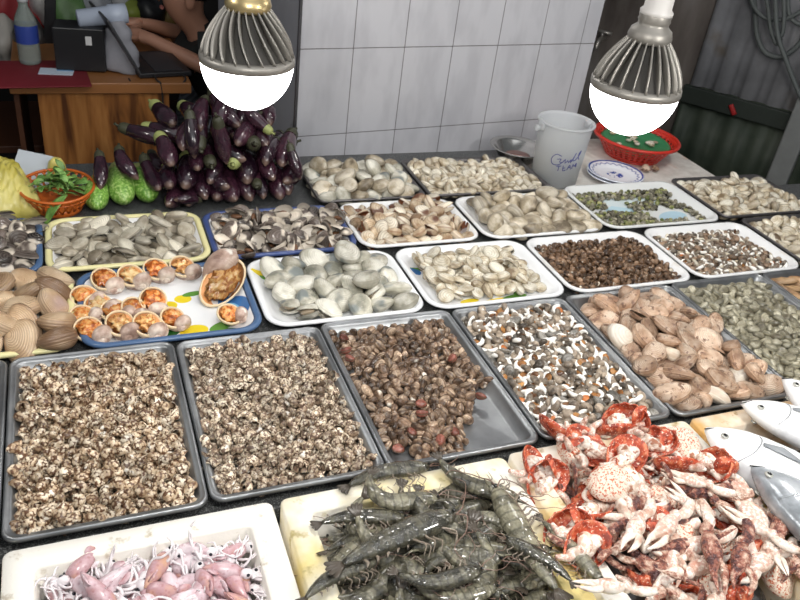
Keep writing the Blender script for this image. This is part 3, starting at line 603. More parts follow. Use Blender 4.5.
# --- r1f: sparse tiny green snails in patches
M_grs = shell_mat('tiny_green_snail_shell', [(.3, (.07, .065, .04)), (.55, (.18, .165, .11)), (.8, (.36, .33, .26))], 60, rings=10, ringmix=.3, rough=.3, vary=(.6, 1.5))
M_grs2 = shell_mat('bright_green_shell', [(.3, (.12, .15, .04)), (.7, (.34, .33, .14))], 60, rough=.3)
x0, x1, y0, y1 = TR['r1f']; g = np.random.default_rng(5); pts = []
while len(pts) < 290:
    u, v = g.random(), g.random(); x = x0+.03+u*(x1-x0-.06); y = y0+.028+v*(y1-y0-.056)
    d1 = v < .42 and u < .50 and v < .50-.35*u; d2 = v > .80 and (u > .02); d3 = abs(v-.60+.1*u) < .10 and .42 < u < .68; d4 = abs(u-.80+.4*(v-.7)) < .10 and v > .42; d5 = u > .93 and v < .4; d6 = v < .10 and u < .8; d7 = u < .20 and v > .55
    if (d1 or d2 or d3 or d4 or d5 or d6 or d7) and all((x-a)**2+(y-b)**2 > .0095**2 for a, b, c in pts): pts.append((x, y, .0095))
    elif g.random() < .0006: pts.append((x, y, .0095))
    if len(pts) < 290 and g.random() < .00002: break
P = np.array(pts)
scatter([mesh('green_snail', norm(snail(2.5, .5, .42, .55, .7), .016), M_grs), mesh('green_snail', norm(snail(2.5, .5, .42, .55, .9), .015), M_grs), mesh('green_snail', norm(snail(2.5, .5, .42, .55, .9), .015), M_grs2)], P, np.ones(len(P)), ['flat tiny olive snail on the thinly covered white tray', 'tall tiny olive snail on the thinly covered white tray', 'tiny bright green snail on the thinly covered white tray'], 'snail', ['flat tiny olive snails', 'tall tiny olive snails', 'bright green tiny snails'], .6)

# ================================================================ WHELKS on the floral tray
M_whk = shell_mat('whelk_shell', [(.25, (.26, .16, .12)), (.5, (.50, .35, .28)), (.8, (.76, .64, .54))], 45, rings=14, ringcol=(.42, .28, .22), ringmix=.35, rough=.4, vary=(.85, 1.12), patch=(30, .62, .72, (.84, .78, .70)), inner=(.70, .32, .12))
M_wlip = plain('whelk_lip', (.84, .66, .42), .35, nz=.3, nscale=60)
M_wfl = shell_mat('orange_whelk_flesh', [(.3, (.28, .06, .01)), (.5, (.62, .19, .04)), (.7, (.74, .40, .14))], 110, rough=.2)
M_wfl2 = shell_mat('yellow_whelk_flesh', [(.3, (.34, .12, .03)), (.5, (.68, .36, .12)), (.7, (.78, .58, .30))], 110, rough=.2)
def whelk(fl, s=1.0):
    R_, rt_, H_ = .0135*s, .0215*s, .036*s
    B = snail(3.2, .42, R_, rt_, H_, seg=16, per=22, el=1.12, lip=.12)
    e = mesh('whelk', B, M_whk)
    t = np.linspace(0, 2*PI, 20, endpoint=False); rr = rt_*1.10
    ring = np.stack([R_+rr*np.cos(t), 0*t, rr*1.12*np.sin(t)], -1); P = []
    for i in range(21):
        c = ring[i % 20]; er = np.array([math.cos(t[i % 20]), 0, math.sin(t[i % 20])]); a = np.linspace(0, 2*PI, 6, endpoint=False)
        P.append(c+np.outer(np.cos(a)*.0020, er)+np.outer(np.sin(a)*.0035, (0, 1, 0)))
    mesh('lip', grid(np.array(P), cv=True), M_wlip, parent=e)
    mesh('flesh', lumpy(ball(rt_*.80, rt_*.40, rt_*.88, 24, 16), .0075*s, 420, int(s*10)+(fl is M_wfl)), fl, (R_*.95, -.001, 0), (0, 0, 0), parent=e)
    return e
wk = [whelk(M_wfl), whelk(M_wfl2), whelk(M_wfl, .86)]
WH = [(92, 295, 0, 'whelk at the left end of the back row on the floral tray', 30), (112, 279, 0, 'whelk second from the left in the back row of the floral tray', 0), (138, 275, 1, 'whelk in the middle of the back row of the floral tray', 10), (163, 269, 0, 'bright orange fleshed whelk, fourth from left in the back row', 5), (189, 266, 1, 'whelk leaning on the cream tray rim beside the broken whelk', 10),
      (106, 303, 1, 'whelk in the second row, tucked under the back-left whelks', 40), (122, 309, 0, 'whelk with an opened orange mouth, centre left of the floral tray', 40), (160, 303, 0, 'whelk at the centre of the floral tray beside the yellow print', -50), (140, 309, 2, 'small pale whelk between the central orange-mouthed whelks', -20),
      (97, 328, 0, 'whelk at the front left corner of the floral tray', 20), (128, 324, 1, 'whelk second from the left in the front row of the floral tray', -10), (155, 324, 1, 'whelk in the front row left of the yellow fruit print', -5), (179, 317, 2, 'whelk at the right end of the front group beside the yellow fruit print', 10), (234, 311, 2, 'lone small whelk at the right end of the floral tray', 60), (88, 312, 2, 'greyish whelk at the left rim of the floral tray', 70)]
first = [True]*3
for px, py, k, lb, yw in WH:
    o = wk[k] if first[k] else copy_tree(wk[k]); first[k] = False
    p = at(px, py, .026)
    # spire towards the viewer, mouth up and left
    o.rotation_euler = (Matrix.Rotation(math.radians(yw*.6), 3, 'Z') @ Matrix.Rotation(math.radians(108), 3, 'X') @ Matrix.Rotation(math.radians(172), 3, 'Z') @ Matrix.Rotation(math.radians(yw*.3), 3, 'Z')).to_euler()
    o.location = (p[0], p[1], p[2]+T); o.scale = (1, 1, 1); tag(o, lb, 'whelk', 'opened whelks')
p = at(214, 281, .03)
zz = Vector((.62, .60, .38)).normalized(); nn = Vector((-.25, -.62, .74)); nn = (nn-zz*nn.dot(zz)).normalized(); yy = -nn; xx = yy.cross(zz)
e = whelk(M_wfl2, 1.45); e.scale = (1, 1, 1.5); e.location = (p[0], p[1], p[2]+.008+T); e.rotation_euler = Matrix((xx, yy, zz)).transposed().to_euler()
tag(e, 'large broken whelk pointing up right with yellow flesh on the floral tray', 'whelk', 'opened whelks')

# ================================================================ EGGPLANTS
def align(o, p, q, roll=0, s=None, z0=0):
    p = Vector(p); q = Vector(q); d = q-p; L = d.length; x = d.normalized(); z = Vector((0, 0, 1)); y = z.cross(x)
    if y.length < .01: y = Vector((0, 1, 0))
    y.normalize(); z = x.cross(y); M = Matrix((x, y, z)).transposed() @ Matrix.Rotation(roll, 3, 'X')
    o.location = ((p.x+q.x)/2, (p.y+q.y)/2, (p.z+q.z)/2+T); o.rotation_euler = M.to_euler()
    if s: o.scale = (s,)*3
    else: o.scale = (L,)*3
m = NT('eggplant_skin'); s_ = m.sep()
c = m.ramp(m.math('ADD', m.math('MULTIPLY', m.noise(6, 3), .7), m.math('MULTIPLY', m.rnd(), .3)), [(.3, (.010, .004, .008)), (.6, (.038, .012, .022)), (.85, (.085, .030, .045))])
c = m.mix(m.step(s_[0], .40, .52), c, (.20, .13, .10, 1))
M_egg = m.done(c, .2, bump=m.noise(40, 2), bs=.08, Coat_Weight=.4, Coat_Roughness=.1)
M_cal = plain('eggplant_calyx', (.055, .055, .03), .5, nz=.7, nscale=8); M_cal2 = plain('light_calyx', (.36, .40, .14), .5, nz=.5, nscale=8)
def eggplant(bend, fat, M=M_egg, Mc=M_cal, nm='eggplant'):
    n = 16; t = np.linspace(0, 1, n); r = fat*np.array([.30, .48, .60, .70, .78, .85, .91, .96, 1, 1.0, .98, .93, .84, .68, .45, .10])
    pts = np.stack([t-.5, bend*(t-.5)**2*4-bend*.5, 0*t], -1); e = mesh(nm, loft(pts, r, 14), M)
    sc = smoothp([pts[0]+[-.012, 0, 0], pts[1], pts[3]], 6); mesh('calyx', loft(sc, [fat*.25, fat*.50, fat*.58, fat*.66, fat*.68, fat*.72, fat*.74], 12, cap=False), Mc, parent=e)
    mesh('stem', loft([pts[0]+[0, 0, 0], pts[0]+[-.05, .01, .01], pts[0]+[-.10, .03, .02]], [fat*.22, fat*.15, fat*.17], 7), Mc, parent=e); return e
eg = [eggplant(.03, .165), eggplant(.12, .175), eggplant(-.08, .15), eggplant(.05, .19, M_egg, M_cal2)]
g = np.random.default_rng(12); ne = 0; firste = [True]*4; lblE = ['slim dark purple eggplant in the heap by the tiled wall', 'curved dark purple eggplant in the heap by the tiled wall', 'slightly bent purple eggplant in the heap by the tiled wall', 'plump eggplant with pale green cap in the heap by the tiled wall']
def put_egg(p, q, k=None, lb=None):
    global ne
    k = int(g.integers(4)) if k is None else k
    o = eg[k] if firste[k] else copy_tree(eg[k]); firste[k] = False
    align(o, p, q, g.uniform(0, 6.28)); tag(o, lb or lblE[k]+where(q[0], q[2], .15, .48, .02, .18, ('bottom', 'top')), 'eggplant', None if lb else ['slim eggplants', 'curved eggplants', 'slightly bent eggplants', 'green-capped eggplants'][k]); ne += 1
rows = [(.024, 1.645, 9, .155, .480), (.060, 1.66, 8, .165, .475), (.098, 1.68, 7, .18, .455), (.136, 1.70, 6, .20, .43), (.172, 1.73, 3, .235, .36)]
for z, y, n, xa, xb in rows:
    for i in range(n):
        x = xa+(xb-xa)*(i+.5)/n+g.normal()*.006; L = g.uniform(.115, .15); yaw = g.normal()*.38; pit = g.uniform(-.05, .30)
        tip = np.array([x, y+g.uniform(0, .025), z+g.uniform(-.006, .008)]); d = np.array([math.sin(yaw)*math.cos(pit), math.cos(yaw)*math.cos(pit), math.sin(pit)])
        a, b = tip+d*L, tip
        if g.random() < .14: a, b = b, a
        put_egg(a, b)
for z, n in ((.03, 8), (.075, 7), (.12, 6), (.155, 4)):
    for i in range(n):
        x = .17+(.30)*(i+.5)/n; yaw = g.normal()*.5; tip = np.array([x, 1.80, z]); put_egg(tip+np.array([math.sin(yaw), math.cos(yaw), .1])*.12, tip)
put_egg((.245, 1.665, .028), (.185, 1.640, .045), 1, 'eggplant lying sideways at the front of the heap above the blue tray')
put_egg((.292, 1.72, .205), (.31, 1.70, .10), 1, 'long eggplant sloping down the front of the heap')
put_egg((.235, 1.75, .21), (.238, 1.70, .115), 0, 'eggplant hanging from the top left of the heap with glossy tip')
put_egg((.42, 1.73, .16), (.365, 1.78, .20), 3, 'dark eggplant lying crosswise on top of the heap under the bulb')
put_egg((.455, 1.70, .145), (.475, 1.66, .07), 0, 'eggplant sliding down the right end of the heap')
# green gourds and eggplants on them
M_green = shell_mat('green_gourd_skin', [(.3, (.10, .24, .03)), (.55, (.22, .42, .07)), (.75, (.45, .60, .22))], 28, rough=.3, vary=(.9, 1.1))
gg = eggplant(.03, .20, M_green, M_cal2, 'green_gourd'); firste.append(True)
for i, (a, b, s, lb) in enumerate([((.036, 1.80, .035), (.020, 1.665, .022), 1, 'small pale green gourd beside the orange basket'), ((.078, 1.83, .045), (.080, 1.678, .026), 1, 'striped green gourd in the middle of the three'), ((.125, 1.83, .04), (.134, 1.685, .026), 1, 'green gourd nearest to the eggplant heap')]):
    o = gg if i == 0 else copy_tree(gg); align(o, a, b, i*1.3); tag(o, lb, 'gourd', 'green gourds')
put_egg((.040, 1.79, .10), (.034, 1.70, .05), 0, 'dark eggplant standing over the gourds next to the orange basket')
put_egg((.078, 1.80, .105), (.110, 1.71, .065), 1, 'purple eggplant lying across the tops of the green gourds')
put_egg((.135, 1.80, .08), (.155, 1.675, .05), 2, 'eggplant with whitish tip leaning between gourd and heap')

# ================================================================ BASKET, HERBS, BAG, SHEET
M_or = plain('orange_plastic', (.62, .14, .02), .35, nz=.4, nscale=20)
bk = empty('woven_basket', (-.055, 1.722, 0.0), (math.radians(0), 0, 0)); tag(bk, 'oval orange openwork plastic basket of herbs', 'basket')
mesh('base', loops([[(a*math.cos(t), b*math.sin(t), z) for t in np.linspace(0, 2*PI, 36, endpoint=False)] for a, b, z in ((.048, .056, .0), (.050, .058, .004), (.055, .064, .018), (.053, .062, .018), (.047, .055, .007), (.02, .02, .006))], True, True), M_or, parent=bk)
def ovalring(a, b, z, r, n=44):
    P = []
    for i in range(n+1):
        t = 2*PI*i/n; er = np.array([math.cos(t), math.sin(t), 0]); q = np.linspace(0, 2*PI, 7)[:-1]; P.append(np.array([a*math.cos(t), b*math.sin(t), z])+np.outer(np.cos(q)*r, er)+np.outer(np.sin(q)*r, (0, 0, 1)))
    return grid(np.array(P), cv=True)
mesh('rim', ovalring(.076, .088, .052, .0035), M_or, parent=bk); mesh('rim', ovalring(.071, .082, .040, .002), M_or, parent=bk)
st = []
for i in range(26):
    for sg in (1, -1):
        P = []
        for k in range(5):
            u = k/4; t = 2*PI*i/26+sg*u*.30; P.append(((.054+.022*u)*math.cos(t), (.063+.025*u)*math.sin(t), .014+.038*u))
        st.append(loft(P, .0019, 5))
mesh('lattice', cat(*st), M_or, parent=bk)
M_leaf = shell_mat('herb_leaf', [(.3, (.06, .15, .025)), (.7, (.20, .36, .09))], 40, rough=.4, vary=(.8, 1.3)); M_stem = plain('herb_stem', (.18, .30, .08), .5)
def leafG(L, wd, bend):
    P = []
    for i in range(8):
        u = i/7; wv = wd*math.sin(PI*min(1, u*.94+.04))**.8; P.append([(u*L, s*wv, -bend*u*u*L+abs(s)*.25*wv) for s in (-1, -.5, 0, .5, 1)])
    return grid(np.array(P))
for i in range(12):
    a = g.uniform(0, 6.28); rr = g.uniform(0, .040); yaw = g.uniform(0, 6.28); h = mesh('herb_sprig', loft(smoothp([(-.03, 0, 0), (0, .004, .004), (.035, -.003, .010)], 8), lerpn([.0015, .001], 9), 5), M_stem, (-.055+rr*math.cos(a), 1.722+rr*math.sin(a), .034+.014*(i % 3)), (g.normal()*.3, g.normal()*.3, yaw))
    for k in range(6):
        l = mesh('leaf', leafG(g.uniform(.024, .036), g.uniform(.006, .009), g.uniform(.1, .6)), M_leaf, (-.02+.01*k, 0, .003+.001*k), (g.normal()*.4, -.3, (1 if k % 2 else -1)*g.uniform(.5, 1.2)), h); mod(l, 'SOLIDIFY', thickness=.0006)
    tag(h, 'green leafy herb sprig in the orange basket', 'herb', 'herb sprigs in the basket')
h = mesh('herb_leaf', leafG(.075, .013, .55), M_leaf, (-.035, 1.655, .060), (0, .25, math.radians(215))); mod(h, 'SOLIDIFY', thickness=.0008)
tag(h, 'single long green leaf hanging over the front rim of the basket', 'leaf')
m = NT('yellow_bag_plastic'); M_ybag = m.done(m.ramp(m.noise(14, 3, m.obj()), [(.3, (.50, .42, .05)), (.7, (.80, .72, .26))]), .3, Transmission_Weight=.15)
def crumple(nx, ny, sx, sy, h, seed, fz=22, amp=.014):
    r = np.random.default_rng(seed); P = np.zeros((nx, ny, 3)); K = [(r.normal(size=2)*fz, r.uniform(0, 6)) for _ in range(7)]
    for i in range(nx):
        for j in range(ny):
            u, v = i/(nx-1)*2-1, j/(ny-1)*2-1; x, y = u*sx*(1-.15*v*v), v*sy*(1-.15*u*u); b = max(0, (1-u**4)*(1-v**4))
            z = h*b**.7; f = sum(abs(math.sin(k[0]*x+k[1]*y+p))-.6 for k, p in K)
            P[i, j] = (x, y, z+amp*f*.35*b**.5)
    P[..., 2] = np.maximum(P[..., 2], .0015); return grid(P)
def crumpled(name, sz, h, seed, M, loc, rot, fz=22, amp=.014, nx=46):
    o = mesh(name, crumple(nx, nx, sz[0], sz[1], h, seed, fz, amp), M, loc, rot); o.data.flip_normals(); mod(o, 'SOLIDIFY', thickness=.0012, offset=1); return o
o = crumpled('plastic_bag', (.125, .12), .085, 3, M_ybag, (-.222, 1.755, 0), (0, 0, .3), 60, .03); tag(o, 'crumpled yellow plastic bag on the table at the left edge', 'bag')
o = crumpled('plastic_bag', (.022, .02), .06, 4, M_ybag, (-.055, 1.855, 0), (0, 0, .3), 90, .012, 18); tag(o, 'small yellow bag corner standing up behind the orange basket', 'bag')
M_paper = plain('grey_white_sheet', (.50, .54, .58), .5, nz=.2)
o = mesh('folded_sheet', box(-.045, .045, -.05, .05, 0, .0015), M_paper, (-.105, 1.86, .028), (math.radians(30), math.radians(10), -.25), smooth=False); tag(o, 'pale grey folded sheet leaning behind the yellow bag and basket', 'sheet')
# ================================================================ BUCKET, PLATES, COLANDER, DISH
m = NT('frosted_plastic'); M_frost = m.done((.78, .80, .82, 1), .35, Transmission_Weight=.5, IOR=1.2, Alpha=.80)
pb = at(555, 176, 0); bkt = mesh('bucket', lathe([(.001, 0), (.060, 0), (.064, .004), (.073, .165), (.0745, .170), (.079, .171), (.079, .176), (.073, .177), (.0715, .168), (.062, .008), (.001, .006)], 48), M_frost, (pb[0]-.022, 1.735, 0))
tag(bkt, 'frosted translucent plastic bucket with blue lettering', 'bucket')
mesh('water', lathe([(.001, .0), (.0605, .0), (.0635, .05), (.001, .052)], 40), plain('murky_water', (.42, .41, .36), .3), (0, 0, .0085), parent=bkt)
for sx in (-1, 1):
    mesh('handle_ear', cat(box(sx*.074-.008, sx*.074+.008, -.012, .012, .150, .172, .003), loft([(sx*.080, 0, .155), (sx*.094, 0, .158)], .008, 10)), M_frost, parent=bkt)
M_ink = plain('blue_ink', (.07, .08, .30), .5)
def on_bucket(u, v, z0=.075, dr=.001):   # u along the wall, v up
    u *= 1.25; v *= 1.2; ang = math.radians(-112)+u/.068; r = .064+.009*(z0+v)/.165+dr; return (r*math.cos(ang), r*math.sin(ang), z0+v)
strokes = [[(-.006, .020), (-.018, .022), (-.026, .010), (-.022, -.002), (-.010, -.002), (-.002, .006)], [(-.014, .011), (-.006, .013), (-.008, .006), (-.002, .005)], [(-.002, .005), (.003, .014), (.004, .004), (.009, .012), (.011, .006), (.016, .014), (.016, .006)], [(.016, .006), (.022, .022), (.024, .030), (.020, .012), (.026, .012)], [(.026, .012), (.032, .020), (.036, .034), (.031, .024), (.036, .012)], [(-.012, -.006), (-.002, -.003)], [(-.007, -.004), (-.007, -.016)], [(.002, -.002), (.003, -.014), (.009, -.012)], [(.002, -.008), (.007, -.007)], [(.012, -.012), (.016, 0), (.020, -.010)], [(.014, -.006), (.018, -.005)], [(.023, -.009), (.024, .002), (.028, -.004), (.032, .004), (.033, -.006)]]
mesh('lettering', cat(*[loft(smoothp([on_bucket(u, v) for u, v in s], 12), .0011, 5, up=(.3, .9, .1)) for s in strokes]), M_ink, parent=bkt)
m = NT('blue_white_china'); s_ = m.sep(); r_ = m.math('SQRT', m.math('ADD', m.math('MULTIPLY', s_[0], s_[0]), m.math('MULTIPLY', s_[1], s_[1])))
ang = m.math('ARCTAN2', s_[1], s_[0]); wv = m.math('MULTIPLY', m.math('SINE', m.math('MULTIPLY', ang, 22)), .0022)
b1 = m.math('MULTIPLY', m.step(r_, .074, .0755), m.step(r_, .0805, .079)); b2 = m.math('MULTIPLY', m.step(m.math('ADD', r_, wv), .0625, .064), m.step(m.math('ADD', r_, wv), .0685, .067))
b3 = m.math('MULTIPLY', m.step(r_, .026, .022), m.step(m.noise(90, 2, m.obj()), .5, .56))
M_china = m.done(m.mix(m.math('MINIMUM', m.math('ADD', m.math('ADD', b1, m.math('MULTIPLY', b2, .7)), b3), 1.0), (.80, .82, .86, 1), (.05, .09, .34, 1)), .12)
plate = lathe([(.001, .0), (.045, 0), (.047, .003), (.080, .012), (.083, .0145), (.080, .016), (.052, .006), (.044, .0045), (.001, .0045)], 56)
for i, lb in enumerate(['lower blue and white china plate in the stack by the bucket', 'upper blue and white patterned china plate in the stack by the bucket']):
    tag(mesh('plate', plate, M_china, (1.428+.004*i, 1.722+.005*i, .001+.0062*i)), lb, 'plate', 'plates by the bucket')
M_redp = plain('red_plastic', (.62, .035, .02), .3, nz=.2)
cl = empty('colander', (1.605, 1.885, 0)); tag(cl, 'round red plastic colander with a green lid in it', 'colander')
n, k = 72, 12; prof = [(.085, .004), (.092, .010)]+[(.094+.031*i/9, .014+.044*i/9) for i in range(10)]
P = np.array([[(r*math.cos(t), r*math.sin(t), z) for t in np.linspace(0, 2*PI, n, endpoint=False)] for r, z in prof]); V, F, U = grid(P, cv=True)
F2 = [f for idx, f in enumerate(F) if not ((idx//n) in (2, 4, 6, 8) and (idx % n) % 2 == 0)]
o = mesh('bowl_wall', (V, F2, U), M_redp, parent=cl); mod(o, 'SOLIDIFY', thickness=.0025)
mesh('base', lathe([(.001, .0), (.085, 0), (.087, .004), (.001, .005)], 48), M_redp, parent=cl)
mesh('rim', lathe([(.124, .056), (.133, .056), (.135, .061), (.132, .065), (.124, .064), (.124, .056)], 60), M_redp, parent=cl)
gl = mesh('green_strainer_plate', lathe([(.001, .0), (.095, 0), (.106, .006), (.108, .012), (.100, .013), (.092, .006), (.001, .006)], 48), plain('green_plastic', (.05, .24, .10), .35, nz=.3), (1.605, 1.885, .034), (.04, -.03, 0)); tag(gl, 'green round plastic lid lying inside the red colander', 'lid')
for i in range(14):
    a = g.uniform(0, 6.28); rr = g.uniform(.01, .085)
    if i == 0: ds = mesh('clam_shell', norm(clam(1, .8, .4), .022), M_wc)
    o = ds if i == 0 else copy_tree(ds); o.location = (1.605+rr*math.cos(a), 1.885+rr*math.sin(a), .049+T); o.rotation_euler = (g.normal()*.3, 0, a); tag(o, 'tiny pale shell on the green lid in the colander', 'clam', 'shells on the green lid')
for i, (px, lb) in enumerate(((646, 'left of two small clams in front of the red colander'), (656, 'right of two small clams in front of the red colander'))):
    p = at(px, 168, .012); tag(mesh('small_clam', norm(clam(1, .85, .5), .030), M_tan, tuple(p), (.3, .1, i)), lb, 'clam')
M_chr = plain('bright_steel', (.50, .49, .47), .2, .95)
dp = at(519, 151, .01); dsh = mesh('steel_dish', lathe([(.001, .002), (.050, .002), (.068, .030), (.080, .038), (.084, .041), (.080, .042), (.066, .034), (.048, .005), (.001, .005)], 40), M_chr, (1.19, 1.885, 0), (0, 0, 0)); tag(dsh, 'shallow steel dish behind the bucket by the tiled wall', 'dish')
mt = mesh('meat_scraps', lumpy(ball(.04, .035, .008), .006, 90), plain('pink_scraps', (.26, .14, .12), .4, nz=.6, nscale=40), (1.19, 1.885, .012)); tag(mt, 'few pinkish scraps lying in the steel dish', 'scraps', None, 'stuff')

# ================================================================ FOAM BOXES
def foam(name, x0, x1, y0, y1, stain, amt, label, wall=.036, zt=.03, zb=-.115):
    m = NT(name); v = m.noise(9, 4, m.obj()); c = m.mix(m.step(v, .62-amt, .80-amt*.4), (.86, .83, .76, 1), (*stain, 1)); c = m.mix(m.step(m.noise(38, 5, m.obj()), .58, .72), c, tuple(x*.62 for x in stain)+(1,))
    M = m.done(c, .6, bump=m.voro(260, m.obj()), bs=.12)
    x0 += .002; x1 -= .002; hx = (x1-x0)/2; hy = (y1-y0)/2; L = []
    for ins, z, r in ((.004, zb, .011), (0, zb+.01, .011), (0, zt-.003, .011), (.0025, zt, .010), (wall-.002, zt, .008), (wall, zt-.003, .008), (wall+.004, zb+.04, .008)): L.append(rrect(-hx+ins, hx-ins, -hy+ins, hy-ins, r, z, 5))
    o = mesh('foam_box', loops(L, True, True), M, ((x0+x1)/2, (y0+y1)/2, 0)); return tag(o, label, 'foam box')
foam('white_foam', -.137, .197, .36, .738, (.80, .68, .50), .02, 'white foam box full of small pink squid at front left')
foam('yellowed_foam', .204, .556, .36, .738, (.74, .60, .24), .27, 'yellow-stained foam box heaped with grey shrimp')
foam('rusty_foam', .560, .905, .34, .742, (.70, .50, .20), .24, 'stained, shade-toned foam box under the cut crab pieces')  # real yellowing, strengthened to paint in the shadow towards the fish
foam('orange_foam', .910, 1.33, .34, .742, (.58, .32, .08), .36, 'orange-stained, shade-toned foam box holding the silver fish')  # orange stain, deepened to stand for the brown shadow beside the crabs
foam('white_foam_edge', -.52, -.143, .36, .738, (.74, .58, .30), .05, 'foam box cut off by the lower left corner')
def slab(name, x0, x1, y0, y1, z, M, label, cat_):
    o = crumpled(name, ((x1-x0)/2, (y1-y0)/2), z, 9, M, ((x0+x1)/2, (y0+y1)/2, -.076), (0, 0, 0), 50, .006, 30); return tag(o, label, cat_, None, 'stuff')
slab('dark_slush', .60, .865, .38, .70, .072, plain('dark_slush', (.10, .10, .105), .15, nz=.5), 'dark icy slush under the crab pieces', 'ice slush')
slab('slush', .245, .515, .40, .70, .060, plain('dark_water', (.035, .035, .03), .1, nz=.5), 'dark wet slush under the shrimp', 'ice slush')
slab('slush', -.097, .157, .40, .70, .064, plain('pink_water', (.30, .20, .17), .15, nz=.5), 'pinkish melt water under the squid', 'melt water')
slab('slush', .95, 1.29, .38, .70, .070, plain('brown_slush', (.20, .14, .08), .2, nz=.5), 'brownish slush under the silver fish', 'ice slush')

# ---- squid
m = NT('squid_skin'); v = m.voro(160); c = m.ramp(m.math('ADD', m.math('MULTIPLY', m.noise(45, 4), .7), m.math('MULTIPLY', m.math('FRACT', m.math('MULTIPLY', m.n('ObjectInfo').outputs['Random'], 9.0)), .3)), [(.2, (.86, .80, .82)), (.42, (.70, .56, .60)), (.58, (.52, .30, .32)), (.75, (.62, .36, .24))])
M_sq = m.done(m.mix(m.math('MULTIPLY', m.step(v, .35, .2), .35), c, (.35, .12, .14, 1)), .2, Subsurface_Weight=.0)
M_tent = plain('squid_tentacle', (.88, .82, .84), .2, nz=.25, nscale=70)
def squid(L, r, bend, seed):
    q = np.random.default_rng(seed); n = 11; t = np.linspace(0, 1, n); pts = np.stack([t*L, bend*np.sin(t*1.6)*L, 0*t], -1)
    e = mesh('squid', loft(pts, r*np.array([.80, .98, 1.06, 1.08, 1.04, .97, .86, .72, .54, .34, .08]), 12), M_sq)
    for sg in (-1, 1):
        P = [[pts[6+int(i*.8)]*1.0+np.array([0, sg*(r*.5+wv*r*.9*math.sin(PI*(i+.3)/5)), .001]) for wv in (0, .5, 1)] for i in range(5)]
        f = mesh('fin', grid(np.array(P)), M_sq, parent=e); mod(f, 'SOLIDIFY', thickness=.0015)
    mesh('head', ball(r*.9, r*.72, r*.7, 12, 8), M_tent, (-r*.9, 0, 0), parent=e)
    for sg in (-1, 1): mesh('eye', ball(r*.25, r*.2, r*.25, 8, 6), plain('dark_eye', (.03, .03, .04), .1) if 'dark_eye' not in bpy.data.materials else bpy.data.materials['dark_eye'], (-r*.95, sg*r*.62, r*.22), parent=e)
    for k in range(9):
        a = q.uniform(-1.1, 1.1); p = [np.array([-r*1.5, (k-4)*r*.15, 0])]; l = q.uniform(.4, .95)*L
        for s in range(4): a += q.normal()*1.0; p.append(p[-1]+np.array([-math.cos(a)*l/4, math.sin(a)*l/4, q.normal()*.002]))
        mesh('tentacle', loft(smoothp(p, 12), lerpn([r*.27, r*.17, r*.07], 13), 6), M_tent, parent=e)
    return e
sq = [squid(.056, .0105, .12, 1), squid(.046, .0095, -.2, 2), squid(.062, .011, .05, 3), squid(.042, .010, .3, 4)]
lbS = ['straight-bodied small squid in the white foam box', 'short curved squid in the white foam box', 'long small squid in the white foam box', 'stubby bent squid in the white foam box']
used = [False]*4
for i in range(150):
    lay_ = i//75; x = -.092+.246*((i*7) % 60 % 10+.5)/10+g.normal()*.008; y = .46+.24*(((i*7) % 60)//10+.5)/6+g.normal()*.008; k = int(g.integers(4))
    o = sq[k] if not used[k] else copy_tree(sq[k]); used[k] = True
    a = g.uniform(0, 6.28); x = min(max(x-.02*math.cos(a), -.082), .145); y = min(y-.02*math.sin(a), .692)
    if x+.06*math.cos(a) > .15 or x+.06*math.cos(a) < -.09 or y+.06*math.sin(a) > .705: a += PI
    o.location = (x, y, -.002+.016*lay_+g.uniform(-.004, .006)+T); o.rotation_euler = (g.uniform(0, 6.28)*.2, g.normal()*.15, a); tag(o, lbS[k]+where(x, y, -.09, .15, .46, .70), 'squid', ['straight squid', 'short squid', 'long squid', 'stubby squid'][k])
o = copy_tree(sq[1]); o.location = (-.160, .64, .045+T); o.rotation_euler = (0, .1, 2.6); tag(o, 'lone squid tip on the foam rim at the lower left corner', 'squid')

